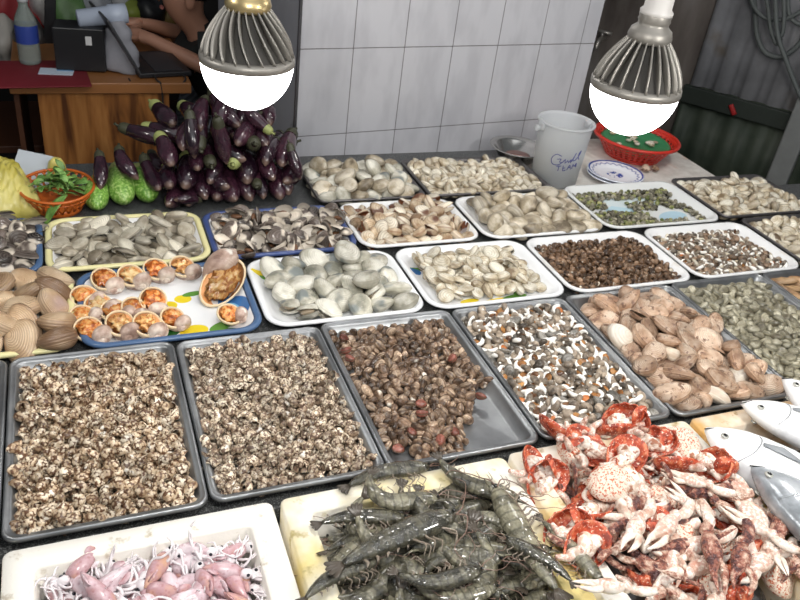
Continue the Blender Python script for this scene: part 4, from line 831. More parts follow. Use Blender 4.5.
# ---- shrimp
m = NT('shrimp_shell'); u = m.uv(); band = m.math('SINE', m.math('MULTIPLY', m.sep()[0], 75.0))
c = m.ramp(m.math('ADD', m.math('MULTIPLY', m.noise(9, 4), .75), m.math('MULTIPLY', m.rnd(), .25)), [(.32, (.026, .024, .016)), (.5, (.10, .092, .062)), (.68, (.28, .26, .18))])
c = m.mix(m.math('MULTIPLY', m.step(band, .55, .95), .45), c, (.02, .02, .016, 1))
M_shr = m.done(c, .16, bump=m.noise(30, 3), bs=.35, bd=.012, Coat_Weight=.8)
M_shl = plain('shrimp_leg', (.26, .21, .16), .3, nz=.5); M_ant = plain('shrimp_antenna', (.20, .12, .09), .3); M_fan = plain('shrimp_tail_fan', (.075, .06, .045), .25, nz=.5, nscale=20); M_eye = plain('black_eye', (.01, .01, .01), .1)
def shrimp(curl, seed):
    """unit-length shrimp lying on its side, head at +x"""
    q = np.random.default_rng(seed); n = 34; t = np.linspace(0, 1, n); th = np.where(t < .42, 0, (t-.42)/.58*curl); dx = 1/(n-1)
    x = -np.cumsum(np.cos(th))*dx; y = -np.cumsum(np.sin(th))*dx; pts = np.stack([x-x.mean(), y-y.mean(), 0*t], -1)
    r = np.interp(t, [0, .05, .18, .38, .45, .7, .9, 1], [.030, .066, .100, .108, .098, .080, .048, .020])
    seg_ = np.where(t > .42, 1+.07*np.mod((t-.42)/.58*6, 1), 1); rad = [(a*b*1.05, a*b*.72) for a, b in zip(r, seg_)]
    e = mesh('shrimp', loft(pts, rad, 12), M_shr); h = pts[0]; N = np.array([0, 1, 0])
    mesh('rostrum', loft([h+[-.10, .055, 0], h+[.02, .040, 0], h+[.13, .062, 0]], [.020, .014, .002], 6), M_shr, parent=e)
    for sg in (-1, 1): mesh('eye', ball(.017, .017, .017, 8, 6), M_eye, tuple(h+np.array([.0, .012, sg*.032])), parent=e)
    for k in range(2):
        p = [h+np.array([0, -.01, .01*k])]; a = q.uniform(-.5, .5)
        for s in range(6): a += q.normal()*.7; p.append(p[-1]+np.array([math.cos(a), math.sin(a), q.normal()*.10-.05])*.085)
        mesh('antenna', loft(smoothp(p, 20), lerpn([.0065, .0025], 21), 5), M_ant, parent=e)
    for k in range(6):
        b = pts[5+k*2]+np.array([0, -.06, .02*((k % 2)*2-1)]); sw = q.uniform(-.05, .05)
        mesh('leg', loft(smoothp([b, b+[sw+.03, -.07, .01], b+[sw+.06, -.12, .015], b+[sw, -.19, .0]], 8), lerpn([.011, .008, .003], 9), 5), M_shl, parent=e)
    for k in range(5):
        b = pts[16+k*3]; d = pts[16+k*3]-pts[17+k*3]; d /= np.linalg.norm(d); nn = np.array([-d[1], d[0], 0]); b = b-nn*.05
        mesh('swimmeret', loft([b, b-nn*.04+d*.01, b-nn*.075-d*.02], [(.012, .008), (.014, .006), (.003, .002)], 6), M_shl, parent=e)
    tp = pts[-1]; d = pts[-1]-pts[-3]; d /= np.linalg.norm(d)
    for k in range(4):
        a = (k-1.5)*.38; c_, s_ = math.cos(a), math.sin(a); dd = np.array([d[0]*c_-d[1]*s_, d[0]*s_+d[1]*c_, 0])
        mesh('tail_blade', loft([tp-d*.02, tp+dd*.06, tp+dd*.12, tp+dd*.135], [(.012, .006), (.024, .006), (.020, .005), (.004, .002)], 8), M_fan, parent=e)
    return e
sh = [shrimp(.5, 1), shrimp(1.3, 2), shrimp(2.1, 3), shrimp(.15, 4), shrimp(.9, 5)]
lbH = ['gently curved grey shrimp in the yellowed foam box', 'curved grey shrimp in the yellowed foam box', 'tightly curled grey shrimp in the yellowed foam box', 'straight grey shrimp in the yellowed foam box', 'half-curled grey shrimp in the yellowed foam box']
gpH = ['gently curved shrimp', 'curved shrimp', 'curled shrimp', 'straight shrimp', 'half-curled shrimp']
used = [False]*5
def put_shrimp(k, p, q, flip, lb=None, roll=0):
    o = sh[k] if not used[k] else copy_tree(sh[k]); used[k] = True
    align(o, p, q, (PI if flip else 0)+roll); o.scale = (o.scale[0]*1.0,)*3; tag(o, lb or lbH[k]+where((p[0]+q[0])/2, (p[1]+q[1])/2, .27, .50, .42, .70), 'shrimp', None if lb else gpH[k])
for i in range(84):
    L = g.uniform(.11, .145); a = g.normal()*.7+(0 if g.random() < .6 else PI)-.2; cx = .268+.235*g.random(); cy = .42+.265*g.random(); dm = 1-min(1, math.hypot((cx-.385)/.14, (cy-.56)/.17)); z = -.008+.020*(i/84)*1.5+.042*dm*(i/84+.3)
    cx = min(max(cx, .285), .475); cy = min(cy, .675); d = np.array([math.cos(a), math.sin(a), g.normal()*.12])*L/2
    put_shrimp(int(g.integers(5)), np.array([cx, cy, z])-d, np.array([cx, cy, z])+d, g.random() < .5, roll=g.normal()*.35)
P3 = lambda x, y, z: at(x, y, z)
for k, a, b, z, fl, lb in [(3, (552, 590), (497, 488), .06, 0, 'long straight shrimp slanting down beside the crab pieces'), (0, (575, 575), (505, 540), .07, 1, 'dark shrimp lying over the right edge of the shrimp heap'), (0, (320, 515), (405, 520), .05, 0, 'pale green shrimp lying across the left of the heap'), (3, (340, 560), (455, 515), .075, 0, 'reddish-whiskered shrimp lying across the middle of the heap'),
                        (2, (350, 500), (440, 490), .06, 1, 'curled shrimp at the back of the heap'), (1, (400, 500), (470, 530), .065, 1, 'glossy shrimp arching at the top of the heap'), (1, (470, 500), (540, 560), .05, 0, 'shrimp curving toward the crab box'), (0, (300, 590), (380, 560), .06, 0, 'shrimp at the lower left of the heap'), (4, (400, 590), (480, 565), .07, 1, 'half-curled shrimp at the bottom of the heap'), (3, (545, 520), (600, 580), .045, 0, 'dark green shrimp tail lying on the crab box rim'), (0, (345, 478), (430, 468), .035, 0, 'shrimp resting on the back rim of the yellowed box'), (4, (430, 470), (520, 495), .045, 1, 'shrimp whose tail covers the back right of the yellowed box')]:
    put_shrimp(k, P3(*a, z), P3(*b, z), fl, lb)

# ---- crab pieces
m = NT('crab_white'); s_ = m.sep(); c = m.ramp(m.noise(7, 4), [(.36, (.50, .33, .25)), (.46, (.80, .68, .58)), (.6, (.90, .84, .76))])
sp = m.math('MULTIPLY', m.step(m.math('ADD', s_[2], m.math('MULTIPLY', m.noise(14, 3), .12)), .065, .12), m.step(m.noise(30, 3), .42, .55))
M_cw = m.done(m.mix(m.math('MULTIPLY', sp, .55), c, (.48, .13, .07, 1)), .28, bump=m.noise(50, 3), bs=.15, bd=.003)
m = NT('crab_mottled'); c = m.ramp(m.math('ADD', m.math('MULTIPLY', m.noise(12, 4), .8), m.math('MULTIPLY', m.rnd(), .2)), [(.36, (.10, .045, .045)), (.46, (.34, .13, .09)), (.56, (.64, .43, .33)), (.68, (.86, .76, .68))])
M_cm = m.done(c, .3, bump=m.voro(45), bs=.5, bd=.01)
m = NT('crab_red_shell'); M_cr = m.done(m.mix(m.step(m.noise(22, 4), .58, .66), m.ramp(m.noise(8, 4), [(.36, (.20, .025, .012)), (.52, (.52, .075, .028)), (.66, (.66, .24, .12))]), (.86, .70, .58, 1)), .3, bump=m.noise(60, 3), bs=.3, bd=.004)
M_meat = shell_mat('crab_meat', [(.3, (.58, .42, .32)), (.6, (.88, .82, .74))], 12, rough=.3, patch=(7, .56, .64, (.34, .13, .07)))
def claw(M, fat=1., open_=.22, arm=True):
    P = smoothp([(-.12, 0, 0), (-.02, .01, 0), (.10, .012, 0), (.20, .0, 0), (.33, -.025, 0), (.50, -.012, 0)], 20)
    rr = lerpn([.045, .075, .088, .075, .045, .028, .006], 21)*fat; e = mesh('crab_claw', loft(P, [(a, a*.8) for a in rr], 14), M)
    mesh('movable_finger', loft(smoothp([(.14, .05, 0), (.24, .075+open_*.15, 0), (.36, .055+open_*.22, 0), (.49, .01+open_*.25, 0)], 12), [(a, a*.85) for a in lerpn([.034, .036, .028, .006], 13)*fat], 10), M, parent=e)
    if arm:
        mesh('wrist', lumpy(ball(.062*fat, .062*fat, .055*fat, 12, 9), .008, 30), M, (-.155, 0, 0), parent=e)
        mesh('arm', loft(smoothp([(-.16, .01, 0), (-.27, .05, 0), (-.40, .045, 0), (-.50, .01, 0)], 12), [(a, a*.75) for a in lerpn([.035, .055, .058, .04], 13)*fat], 12), M, parent=e)
    return e
def body(seed, kind):
    q = np.random.default_rng(seed); e = None
    if kind == 2:                      # speckled pale shell, upright
        e = mesh('crab_half', lumpy(clam(.50, .38, .26, nt=26, nr=8), .05, 12, seed), M_sp)
        mesh('meat', lumpy(ball(.20, .16, .14, 16, 10), .06, 12, seed), M_meat, (.26, -.20, .03), parent=e)
    else:
        B = cat(*[xf(lumpy(ball(.20+.05*k, .13, .12, 16, 10), .035, 16, seed+k), tr(-.18+.17*k, .03*(-1)**k, .03+.05*(k == 1), 0, 0, q.uniform(-.6, .6))) for k in range(3)])
        e = mesh('crab_half', B, M_meat)
        c = xf(valve(.50, .38, .24, nt=26, nr=8, sg=-1), tr(0, .03, .10, .3*q.normal(), .25*q.normal(), 0)); o = mesh('carapace', lumpy(c, .04, 14, seed), M_cr, parent=e); mod(o, 'SOLIDIFY', thickness=.025)
        if kind: mesh('shell_flap', lumpy(xf(valve(.24, .20, .12), tr(.22, .18, .14, .8, .3, 1)), .03, 14, seed), M_cr, parent=e)
    for k in range(3):
        a = -1.3+.55*k+q.normal()*.15; d = np.array([math.cos(a), math.sin(a), .1]); b = d*.28; n2 = np.array([-d[1], d[0], 0])
        mesh('leg', loft(smoothp([b, b+d*.16+n2*.03, b+d*.28-n2*.03, b+d*.38-n2*.10], 12), lerpn([.07, .075, .06, .04], 13), 9), M_cm if k % 2 else M_cw, parent=e)
    return e
m = NT('speckled_crab_shell'); M_sp = m.done(m.mix(m.step(m.noise(26, 4), .50, .60), (.84, .72, .60, 1), (.58, .15, .06, 1)), .3, bump=m.noise(50, 3), bs=.4, bd=.01)
cwl = [claw(M_cw, 1.25), claw(M_cm, 1.05, .1), claw(M_cw, 1.1, .05), claw(M_cm, 1.15, .45)]
bod = [body(1, 0), body(4, 1), body(9, 2)]
M_legm = M_cm
lgp = []
for k, (M, bnd) in enumerate(((M_cm, .12), (M_cw, .2), (M_cm, .3))):
    lgp.append(mesh('crab_limb', loft(smoothp([(-.5, -bnd, 0), (-.2, bnd*.6, 0), (.1, bnd, 0), (.3, bnd*.3, 0), (.5, -bnd, 0)], 22), [(a, a*.8) for a in lerpn([.05, .075, .055, .070, .045, .05, .008], 23)], 10), M))
usedc = {}
def put(proto, p, q, lb, cat_, gp=None, roll=0.):
    k = id(proto); o = proto if k not in usedc else copy_tree(proto); usedc[k] = 1
    align(o, p, q, roll); tag(o, lb+(where((p[0]+q[0])/2, (p[1]+q[1])/2, .60, .90, .42, .70) if gp else ''), cat_, gp); return o
def zc(x, y): return .014+.034*max(0, 1-math.hypot((x-.74)/.18, (y-.55)/.22))
for i in range(26):
    cx = g.uniform(.62, .85); cy = g.uniform(.42, .67); a = g.uniform(0, 6.28); z = zc(cx, cy)-.012; s = g.uniform(.06, .08); d = np.array([math.cos(a), math.sin(a), g.normal()*.3])*s/2; k = i % 3; c_ = np.array([cx, cy, z])
    put(bod[k], c_-d, c_+d, 'half-buried cut crab body with red shell in the crab box', 'crab piece', 'buried crab bodies', g.normal()*.6)
for i in range(30):
    cx = g.uniform(.605, .90); cy = g.uniform(.42, .69-.4*max(0, cx-.8) if cx > .8 else .69) if cx < .83 else g.uniform(.42, .60); a = g.uniform(0, 6.28); z = zc(cx, cy)+.010; s = g.uniform(.05, .085); d = np.array([math.cos(a), math.sin(a), g.normal()*.2])*s/2; c_ = np.array([cx, cy, z]); k = i % 3
    put(lgp[k], c_-d, c_+d, ['mottled crab leg bent gently in the crab heap', 'whitish crab leg in the crab heap', 'strongly bent mottled crab leg in the crab heap'][k], 'crab leg', ['mottled crab legs', 'whitish crab legs', 'strongly bent crab legs'][k], g.uniform(0, 6.28))
for i in range(26):
    cx = g.uniform(.64, .93); cy = g.uniform(.42, .59); a = g.uniform(0, 6.28); z = zc(cx, cy)+.014; s = g.uniform(.11, .15); d = np.array([math.cos(a), math.sin(a), g.normal()*.15])*s/2; c_ = np.array([cx, cy, z]); k = [1, 2, 3, 2][i % 4]
    put(cwl[k], c_-d, c_+d, ['', 'mottled brown crab claw in the lower part of the crab heap', 'white narrow crab claw in the lower part of the crab heap', 'mottled gaping crab claw in the lower part of the crab heap'][k], 'crab claw', ['', 'mottled claws', 'white narrow claws', 'gaping mottled claws'][k], g.normal()*.5)
BD = [((525, 452), (545, 490), 0, .03, 'red cut crab half at the left rim of the crab box'), ((530, 500), (560, 468), 1, .03, 'red crab half with a big white lump of meat, left in the crab box'), ((560, 440), (585, 475), 2, .03, 'open red crab shell beside the tray corner'), ((590, 440), (640, 425), 0, .04, 'large pale crab half at the back of the crab box'), ((625, 435), (680, 455), 1, .045, 'crab half with spotted white shell at the back right of the crab box'),
      ((580, 490), (640, 480), 2, .055, 'big speckled crab half in the middle of the crab box'), ((615, 460), (650, 500), 0, .05, 'orange-red crab half right of the speckled one'), ((545, 545), (590, 525), 1, .035, 'small red crab half next to the shrimp'), ((575, 520), (605, 505), 0, .03, 'white-edged crab half below the speckled one'), ((655, 440), (700, 450), 2, .035, 'pink speckled crab piece at the back right corner'), ((600, 418), (650, 428), 1, .04, 'red crab piece resting against the metal tray'), ((540, 425), (575, 440), 0, .04, 'red crab shell leaning on the back left rim'), ((700, 455), (725, 480), 1, .045, 'reddish crab piece at the right rim under the fish snout'), ((600, 455), (575, 440), 1, .05, 'deep red crab shell behind the speckled half'), ((655, 470), (700, 465), 0, .05, 'red crab meat piece right of centre'), ((600, 535), (570, 560), 0, .045, 'dark red crab piece touching the shrimp heap'), ((690, 550), (650, 520), 1, .045, 'red crab piece among the white claws'), ((640, 445), (610, 470), 0, .06, 'orange crab half topping the back of the heap')]
for a, b, k, z, lb in BD:
    pa, pb_ = at(*a, z), at(*b, z); c_ = (pa+pb_)/2; d = (pb_-pa); d = d/np.linalg.norm(d)*.078/2; put(bod[k], c_-d, c_+d, lb, 'crab piece', None, g.normal()*.5)
CW = [((735, 492), (660, 470), 2, .062, 'smooth white crab claw pointing left in the upper crab heap'), ((715, 520), (665, 487), 0, .065, 'long white crab claw arm crossing the heap'), ((800, 550), (720, 505), 2, .06, 'white crab claw arm reaching toward the fish'), ((655, 590), (572, 582), 0, .075, 'large white claw with closed fingers at the bottom of the crab heap'), ((650, 500), (622, 550), 0, .07, 'white claw pair pointing down in the centre of the heap'), ((690, 500), (645, 548), 2, .07, 'white slim claw beside the central pair'),
      ((700, 500), (720, 592), 1, .07, 'long mottled claw pointing down with white tip'), ((745, 520), (735, 590), 3, .07, 'mottled claw with toothed opening right of the long one'), ((700, 585), (655, 568), 1, .065, 'bumpy reddish brown claw arm near the bottom'), ((770, 560), (790, 500), 3, .05, 'pale crab claw lying over the silver fish belly'), ((600, 560), (640, 535), 3, .055, 'small claw with purple spots left of centre')]
for a, b, k, z, lb in CW:
    pa, pb_ = at(*a, z), at(*b, z); put(cwl[k], pa, pb_, lb, 'crab claw', None, g.normal()*.3)

# ---- fish
m = NT('silver_fish_skin'); s_ = m.sep(); back = m.step(m.math('ADD', s_[1], m.math('MULTIPLY', m.noise(8, 3, m.obj()), .16)), .17, .24)
c = m.mix(m.math('MULTIPLY', back, .65), (.90, .90, .90, 1), (.26, .27, .29, 1)); M_fish = m.done(c, .35, 0, bump=m.voro(90, m.obj()), bs=.08)
m = NT('grey_fish_skin'); M_fish2 = m.done(m.ramp(m.noise(7, 4, m.obj()), [(.35, (.22, .24, .26)), (.6, (.50, .53, .56)), (.8, (.72, .74, .76))]), .22, .3, bump=m.voro(90, m.obj()), bs=.12)
M_fin = plain('fish_fin', (.34, .36, .38), .35, nz=.4, nscale=30); M_eyew = plain('fish_eye_ring', (.55, .55, .50), .2, .4)
def fish(M, hgt, thk):
    n = 26; t = np.linspace(0, 1, n); r = np.interp(t, [0, .03, .10, .22, .38, .55, .75, .90, 1], [.06, .22, .50, .80, 1, .92, .55, .22, .16]); rz = np.interp(t, [0, .05, .15, .35, .6, .9, 1], [.12, .45, .85, 1, .8, .25, .10])
    pts = np.stack([.5-t, -.02+.04*np.sin(t*2), 0*t], -1); e = mesh('fish', loft(pts, [(a*hgt, b*thk) for a, b in zip(r, rz)], 22), M)
    for sg in (-1, 1):
        ez = thk*.62; ec = (.5-.095, .03, sg*ez)
        ey = mesh('eye', ball(.020, .020, .008, 14, 8), M_eyew, ec, parent=e); mesh('pupil', ball(.011, .011, .006, 12, 8), M_eye, (0, 0, sg*.005), parent=ey)
        f = mesh('pectoral_fin', loft([(.25, -.02, sg*thk*.97), (.17, -.035, sg*thk*1.06), (.06, -.03, sg*thk*1.04)], [(.012, .003), (.028, .003), (.006, .001)], 8), M_fin, parent=e)
        mesh('gill_cover', loft(smoothp([(.30, hgt*.66, sg*thk*.45), (.262, hgt*.30, sg*thk*.93), (.265, -hgt*.25, sg*thk*.93), (.31, -hgt*.62, sg*thk*.45)], 14), .0022, 6), M_fin, parent=e)
    mesh('dorsal_fin', loft(smoothp([(.15, hgt*.95, 0), (.0, hgt*1.15, 0), (-.25, hgt*.75, 0), (-.36, hgt*.4, 0)], 12), [(b, .003) for b in lerpn([.01, .035, .03, .01], 13)], 8), M_fin, parent=e)
    mesh('anal_fin', loft(smoothp([(-.05, -hgt*.98, 0), (-.2, -hgt*.85, 0), (-.36, -hgt*.4, 0)], 10), [(b, .003) for b in lerpn([.01, .035, .01], 11)], 8), M_fin, parent=e)
    for sg in (-1, 1): mesh('tail_fin', loft([(-.47, 0, 0), (-.56, sg*.06, 0), (-.66, sg*.15, 0)], [(.025, .008), (.03, .005), (.008, .002)], 8), M_fin, parent=e)
    mesh('mouth', loft(smoothp([(.502, .0, .012), (.47, -.02, .026), (.455, -.035, .03)], 8), .003, 6), M_eye, parent=e)
    return e
fA = fish(M_fish, .20, .09); fB = fish(M_fish2, .175, .085); fC = fish(M_fish, .17, .085)
fC.name = 'fish.003'
def putfish(o, head, tail, L, z, lb, roll=0):
    h = np.array(head); d = np.array(tail)-h; d = d/np.linalg.norm(d)*L; align(o, h+d, h, roll); tag(o, lb, 'fish', 'silver fish on the right')
h = at(704, 431, .05); putfish(fA, h, h+np.array([.115, -.205, -.01]), .34, 0, 'white-bellied silver fish with its head beside the crab pieces', 0)
h = at(741, 405, .055); putfish(fC, h, h+np.array([.17, -.19, .0]), .30, 0, 'slim silver fish lying over the back rim of the fish box', 0)
o = copy_tree(fC); h = at(781, 380, .075); putfish(o, h, h+np.array([.05, -.19, -.01]), .30, 0, 'silver fish at the right edge with its snout upward', 0)
h = at(749, 468, .062); putfish(fB, h, h+np.array([.05, -.20, .0]), .34, 0, 'grey-headed fish lying nearest, below the white-bellied fish', .1)

# ================================================================ BULBS
M_fins = plain('bulb_metal', (.27, .255, .23), .45, .5, nz=.35, nscale=40); M_core = plain('bulb_core', (.035, .032, .028), .7, .2)
M_fins2 = M_fins
m = NT('lit_globe'); m.t.nodes.remove(m.b); em = m.n('Emission'); em.inputs[0].default_value = (1, .99, .97, 1); em.inputs[1].default_value = 9; m.l(em.outputs[0], m.t.nodes['Material Output'].inputs[0]); M_glow = m.m
M_wpl = plain('white_lamp_tube', (.50, .48, .46), .4, nz=.15); M_brass = plain('aged_brass', (.55, .43, .22), .35, .8, nz=.4); M_cord = plain('black_cord', (.02, .02, .02), .5)
def bulb(loc, rot, twist, label, tube, sc_=1.):
    e = empty('led_bulb', loc, rot); e.scale = (sc_,)*3; tag(e, label, 'light bulb')
    R_ = .0695; mesh('globe', lathe([(.001, -.0735)]+[(R_*math.sin(a), -.0735*math.cos(a)) for a in np.linspace(.12, PI/2, 14)]+[(R_*.98, .004), (.001, .005)], 48), M_glow, parent=e)
    mesh('collar', lathe([(R_*.9, -.001), (R_*1.015, -.002), (R_*1.03, .004), (R_*1.02, .010), (R_*.9, .012), (.001, .012)], 48), M_fins, parent=e)
    mesh('core', lathe([(R_*.93, .010), (R_*.80, .024), (R_*.62, .045), (R_*.42, .064), (R_*.33, .078), (.001, .08)], 40), M_core, parent=e)
    zs = np.linspace(.009, .084, 10)
    for k in range(22):
        P = []
        for z in zs:
            u = (z-.009)/.075; ro = R_*(1.01-.06*u-.56*u**1.7); a = 2*PI*k/22+twist*u*.5
            P.append([((ri)*math.cos(a), ri*math.sin(a), z) for ri in (ro*.72, ro*.9, ro)])
        f = mesh('fin', grid(np.array(P)), M_fins, parent=e); mod(f, 'SOLIDIFY', thickness=.0022, offset=0)
    mesh('neck', lathe([(.001, .072), (.032, .074), (.034, .082), (.031, .092), (.0235, .098), (.0235, .103), (.025, .105), (.0235, .109), (.025, .113), (.022, .117), (.001, .118)], 32), M_fins if tube else M_brass, parent=e)
    if tube: mesh('tube', lathe([(.001, .110), (.024, .112), (.025, .119), (.0210, .123), (.0210, .60), (.001, .60)], 32), M_wpl, parent=e)
    else:
        mesh('socket', box(-.014, .014, -.020, .020, .092, .17, .003), M_cord, parent=e); mesh('cord', loft([(0, 0, .16), (0, 0, .80)], .004, 8), M_cord, parent=e)
    return e
bulb((.2365, 1.135, .508), (0, 0, 0), -1, 'lit domed bulb with twisted metal fins hanging at the left', False, .96)
bulb((.784, .955, .527), (0, 0, 0), 0, 'lit domed bulb with straight fins on a white tube at the right', True, .95)

# ================================================================ DESK AND WHAT STANDS ON IT
m = NT('streaked_wood'); mp = m.n('Mapping'); mp.inputs['Scale'].default_value = (1, 1, .12); m.l(m.obj(), mp.inputs['Vector'])
M_wood = m.done(m.ramp(m.noise(26, 3, mp.outputs[0], dist=.6), [(.32, (.10, .035, .012)), (.5, (.33, .13, .035)), (.7, (.50, .23, .07))]), .35)
M_wood2 = plain('desk_edge_wood', (.34, .14, .045), .4, nz=.4, nscale=12); M_dwood = plain('dark_desk_wood', (.10, .035, .015), .5, nz=.4)
dk = empty('desk', (.085, 2.83, 0)); dk.location[2] = 0; tag(dk, 'small brown streaked wooden desk behind the table', 'desk')
mesh('desk_top', box(-.265, .27, -.26, .26, T-.035, T, .003), M_wood2, parent=dk, smooth=False)
mesh('front_panel', box(-.19, .20, -.245, -.23, .05, T-.036), M_wood, parent=dk, smooth=False)
mesh('side_panel', box(.185, .20, -.229, .24, .05, T-.036), M_wood, parent=dk, smooth=False); mesh('side_panel', box(-.26, -.245, -.20, .24, .05, T-.036), M_dwood, parent=dk, smooth=False)
mesh('foot_rail', box(-.25, -.19, -.235, -.22, .42, .435), plain('pale_rail', (.42, .40, .38), .5), parent=dk, smooth=False)
M_rmat = plain('dark_red_mat', (.20, .012, .02), .6, nz=.3); tag(mesh('desk_mat', box(-.155, .12, -.13, .13, .0005, .004, .001), M_rmat, (-.075, 2.655, 0), (0, 0, .06)), 'dark red mat on the desk corner', 'mat')
o = mesh('paper_card', box(-.05, .05, -.03, .03, 0, .002), plain('pale_card', (.60, .68, .78), .5), (-.045, 2.665, .0045), (0, 0, -.12), smooth=False); tag(o, 'pale blue and white card lying on the red mat', 'card')
mesh('blue_header', box(.0, .048, .006, .028, .002, .003), plain('card_blue', (.12, .28, .48), .5), parent=o, smooth=False)
m = NT('bottle_plastic'); M_bot = m.done((.55, .62, .58, 1), .12, Transmission_Weight=.7, IOR=1.2)
bp = aty(20, 62, 2.76); bo = mesh('water_bottle', lathe([(.001, 0), (.030, 0), (.033, .01), (.033, .125), (.030, .14), (.014, .175), (.014, .19), (.001, .19)], 24), M_bot, (-.12, 2.76, .0045)); tag(bo, 'clear plastic water bottle with blue label on the desk', 'bottle')
mesh('label_wrap', lathe([(.0335, .065), (.0338, .067), (.0338, .118), (.0335, .12)], 24), plain('bottle_label', (.03, .06, .30), .4), parent=bo); mesh('cap', lathe([(.001, .188), (.016, .188), (.016, .207), (.001, .208)], 20, True), plain('bottle_cap', (.70, .72, .74), .4), parent=bo)
M_blk = plain('black_plastic', (.012, .012, .014), .4); tag_ = None
o = mesh('black_box', box(-.075, .075, -.05, .05, .0, .135, .004), M_blk, (.035, 2.72, .004), (0, 0, -.12), smooth=False); tag(o, 'black box-shaped device with a small white sticker on the desk', 'box')
mesh('sticker', box(.020, .038, -.0525, -.0505, .085, .112), plain('sticker', (.6, .6, .6), .5), parent=o, smooth=False)
cn = mesh('white_canister', loft([(-.075, 0, 0), (-.072, 0, 0), (.02, 0, 0), (.022, 0, 0), (.075, 0, 0), (.078, 0, 0)], [.020, .027, .029, .033, .030, .02], 24), plain('bluish_white_plastic', (.50, .56, .68), .35, nz=.2), (.105, 2.72, .166), (0, -.12, .1)); tag(cn, 'bluish white cylindrical device lying on the black box', 'device')
mesh('foot', box(-.02, .02, -.012, .012, -.04, -.018), M_blk, parent=cn, smooth=False)
M_cloth = plain('grey_cloth', (.36, .36, .40), .8, nz=.5, nscale=25)
cg = mesh('draped_cloth', lumpy(loft(smoothp([(0, 0, 0), (0.0, 0, .06), (0, 0, .12), (.0, 0, .155)], 14), [(a, a*.8) for a in lerpn([.060, .052, .045, .02], 15)], 20), .012, 60), M_cloth, (.150, 2.70, .005), (0, 0, 0)); tag(cg, 'crumpled grey cloth heaped beside the black device', 'cloth')
# laptop
lp = empty('laptop', (.262, 2.74, .002), (0, 0, math.radians(-80))); tag(lp, 'open black laptop seen from the side on the desk', 'laptop')
mesh('base', box(-.12, .12, -.085, .085, 0, .016, .003), M_blk, parent=lp, smooth=False)
mesh('keyboard', box(-.10, .10, -.03, .06, .016, .018), plain('keys', (.03, .03, .035), .5), parent=lp, smooth=False)
l = mesh('lid', box(-.12, .12, 0, .008, 0, .19, .003), plain('lid_grey', (.05, .05, .055), .4), (0, -.085, .014), (math.radians(28), 0, 0), parent=lp, smooth=False)
mesh('screen', box(-.11, .11, .0082, .0088, .012, .178), plain('dark_screen', (.015, .02, .03), .1), parent=l, smooth=False)
for pts, lb in (([(.24, 2.64, .006), (.25, 2.58, .006), (.262, 2.572, -.02), (.27, 2.575, -.20), (.30, 2.575, -.42)], 'thin black cable running down the front of the desk'), ([(.33, 2.66, .006), (.34, 2.59, .006), (.30, 2.575, -.02), (.24, 2.578, -.03), (.18, 2.578, -.012), (.165, 2.60, .006)], 'black cable looping over the front edge of the desk')):
    P = smoothp(pts, 30); c_ = P[0].copy(); tag(mesh('cable', loft(P-c_, .003, 6), M_cord, tuple(c_)), lb, 'cable')
# stuff on a low shelf behind
sf = empty('back_shelf', (0.1, 3.45, 0)); sf.location[2] = 0; tag(sf, 'dark shelf crowded with bags behind the desk', 'shelf')
mesh('shelf_board', box(-.75, .60, -.22, .30, .62, .65, .003), M_dwood, parent=sf, smooth=False); mesh('shelf_board', box(-.75, .60, -.22, .30, .25, .28, .003), M_dwood, parent=sf, smooth=False)
for a in (-.72, .57):
    for b in (-.2, .27): mesh('upright', box(a-.02, a+.02, b-.02, b+.02, 0, .62), M_dwood, parent=sf, smooth=False)
for px, py, Y, sx, sz, col, nm, lb, ct in [(18, 12, 3.4, .12, .10, (.35, .015, .02), 'fabric_bundle', 'bright red fabric bundle at the upper left corner', 'fabric'), (40, 5, 3.35, .03, .07, (.55, .52, .50), 'paper_bag', 'narrow white packet beside the red bundle', 'packet'), (4, 40, 3.1, .045, .10, (.45, .42, .38), 'jar', 'pale round container at the left edge of the desk area', 'container'), (70, 14, 3.3, .07, .08, (.12, .24, .08), 'plastic_bag', 'plastic bag of green vegetables behind the black device', 'bag'),
                               (92, 8, 3.35, .08, .08, (.36, .38, .42), 'plastic_bag', 'greyish white plastic bag on the back shelf', 'bag'), (128, 14, 3.5, .07, .05, (.30, .36, .06), 'package', 'yellow-green package on the back shelf', 'package'), (150, 12, 3.5, .06, .07, (.012, .012, .014), 'black_case', 'black case on the back shelf by the person', 'case'), (160, 2, 3.6, .07, .04, (.34, .08, .05), 'net_bag', 'reddish net bag on the back shelf', 'bag'),
                               (172, 12, 3.55, .05, .06, (.30, .20, .06), 'package', 'ochre package just behind the person', 'package'), (32, 40, 3.05, .05, .08, (.04, .035, .035), 'dark_bag', 'dark bag between the bottle and the black device', 'bag'), (120, 3, 3.55, .05, .05, (.5, .5, .52), 'plastic_bag', 'small white bag at the top of the back shelf', 'bag')]:
    p = aty(px, py, Y); o = mesh(nm, lumpy(ball(sx, .07, sz, 24, 16), .03, 30, int(px)), plain(nm+str(px), col, .45, nz=.5, nscale=12), tuple(p)); o.scale = (1, 1, 1); tag(o, lb, ct)
p = aty(50, 22, 3.0); ms = mesh('monitor_stand', cat(box(-.018, .018, -.01, .01, -.10, .22, .003), box(-.06, .06, -.04, .04, -.115, -.10, .003)), M_blk, tuple(p), (0, .12, 0), smooth=False); tag(ms, 'black upright stand behind the black device', 'stand')

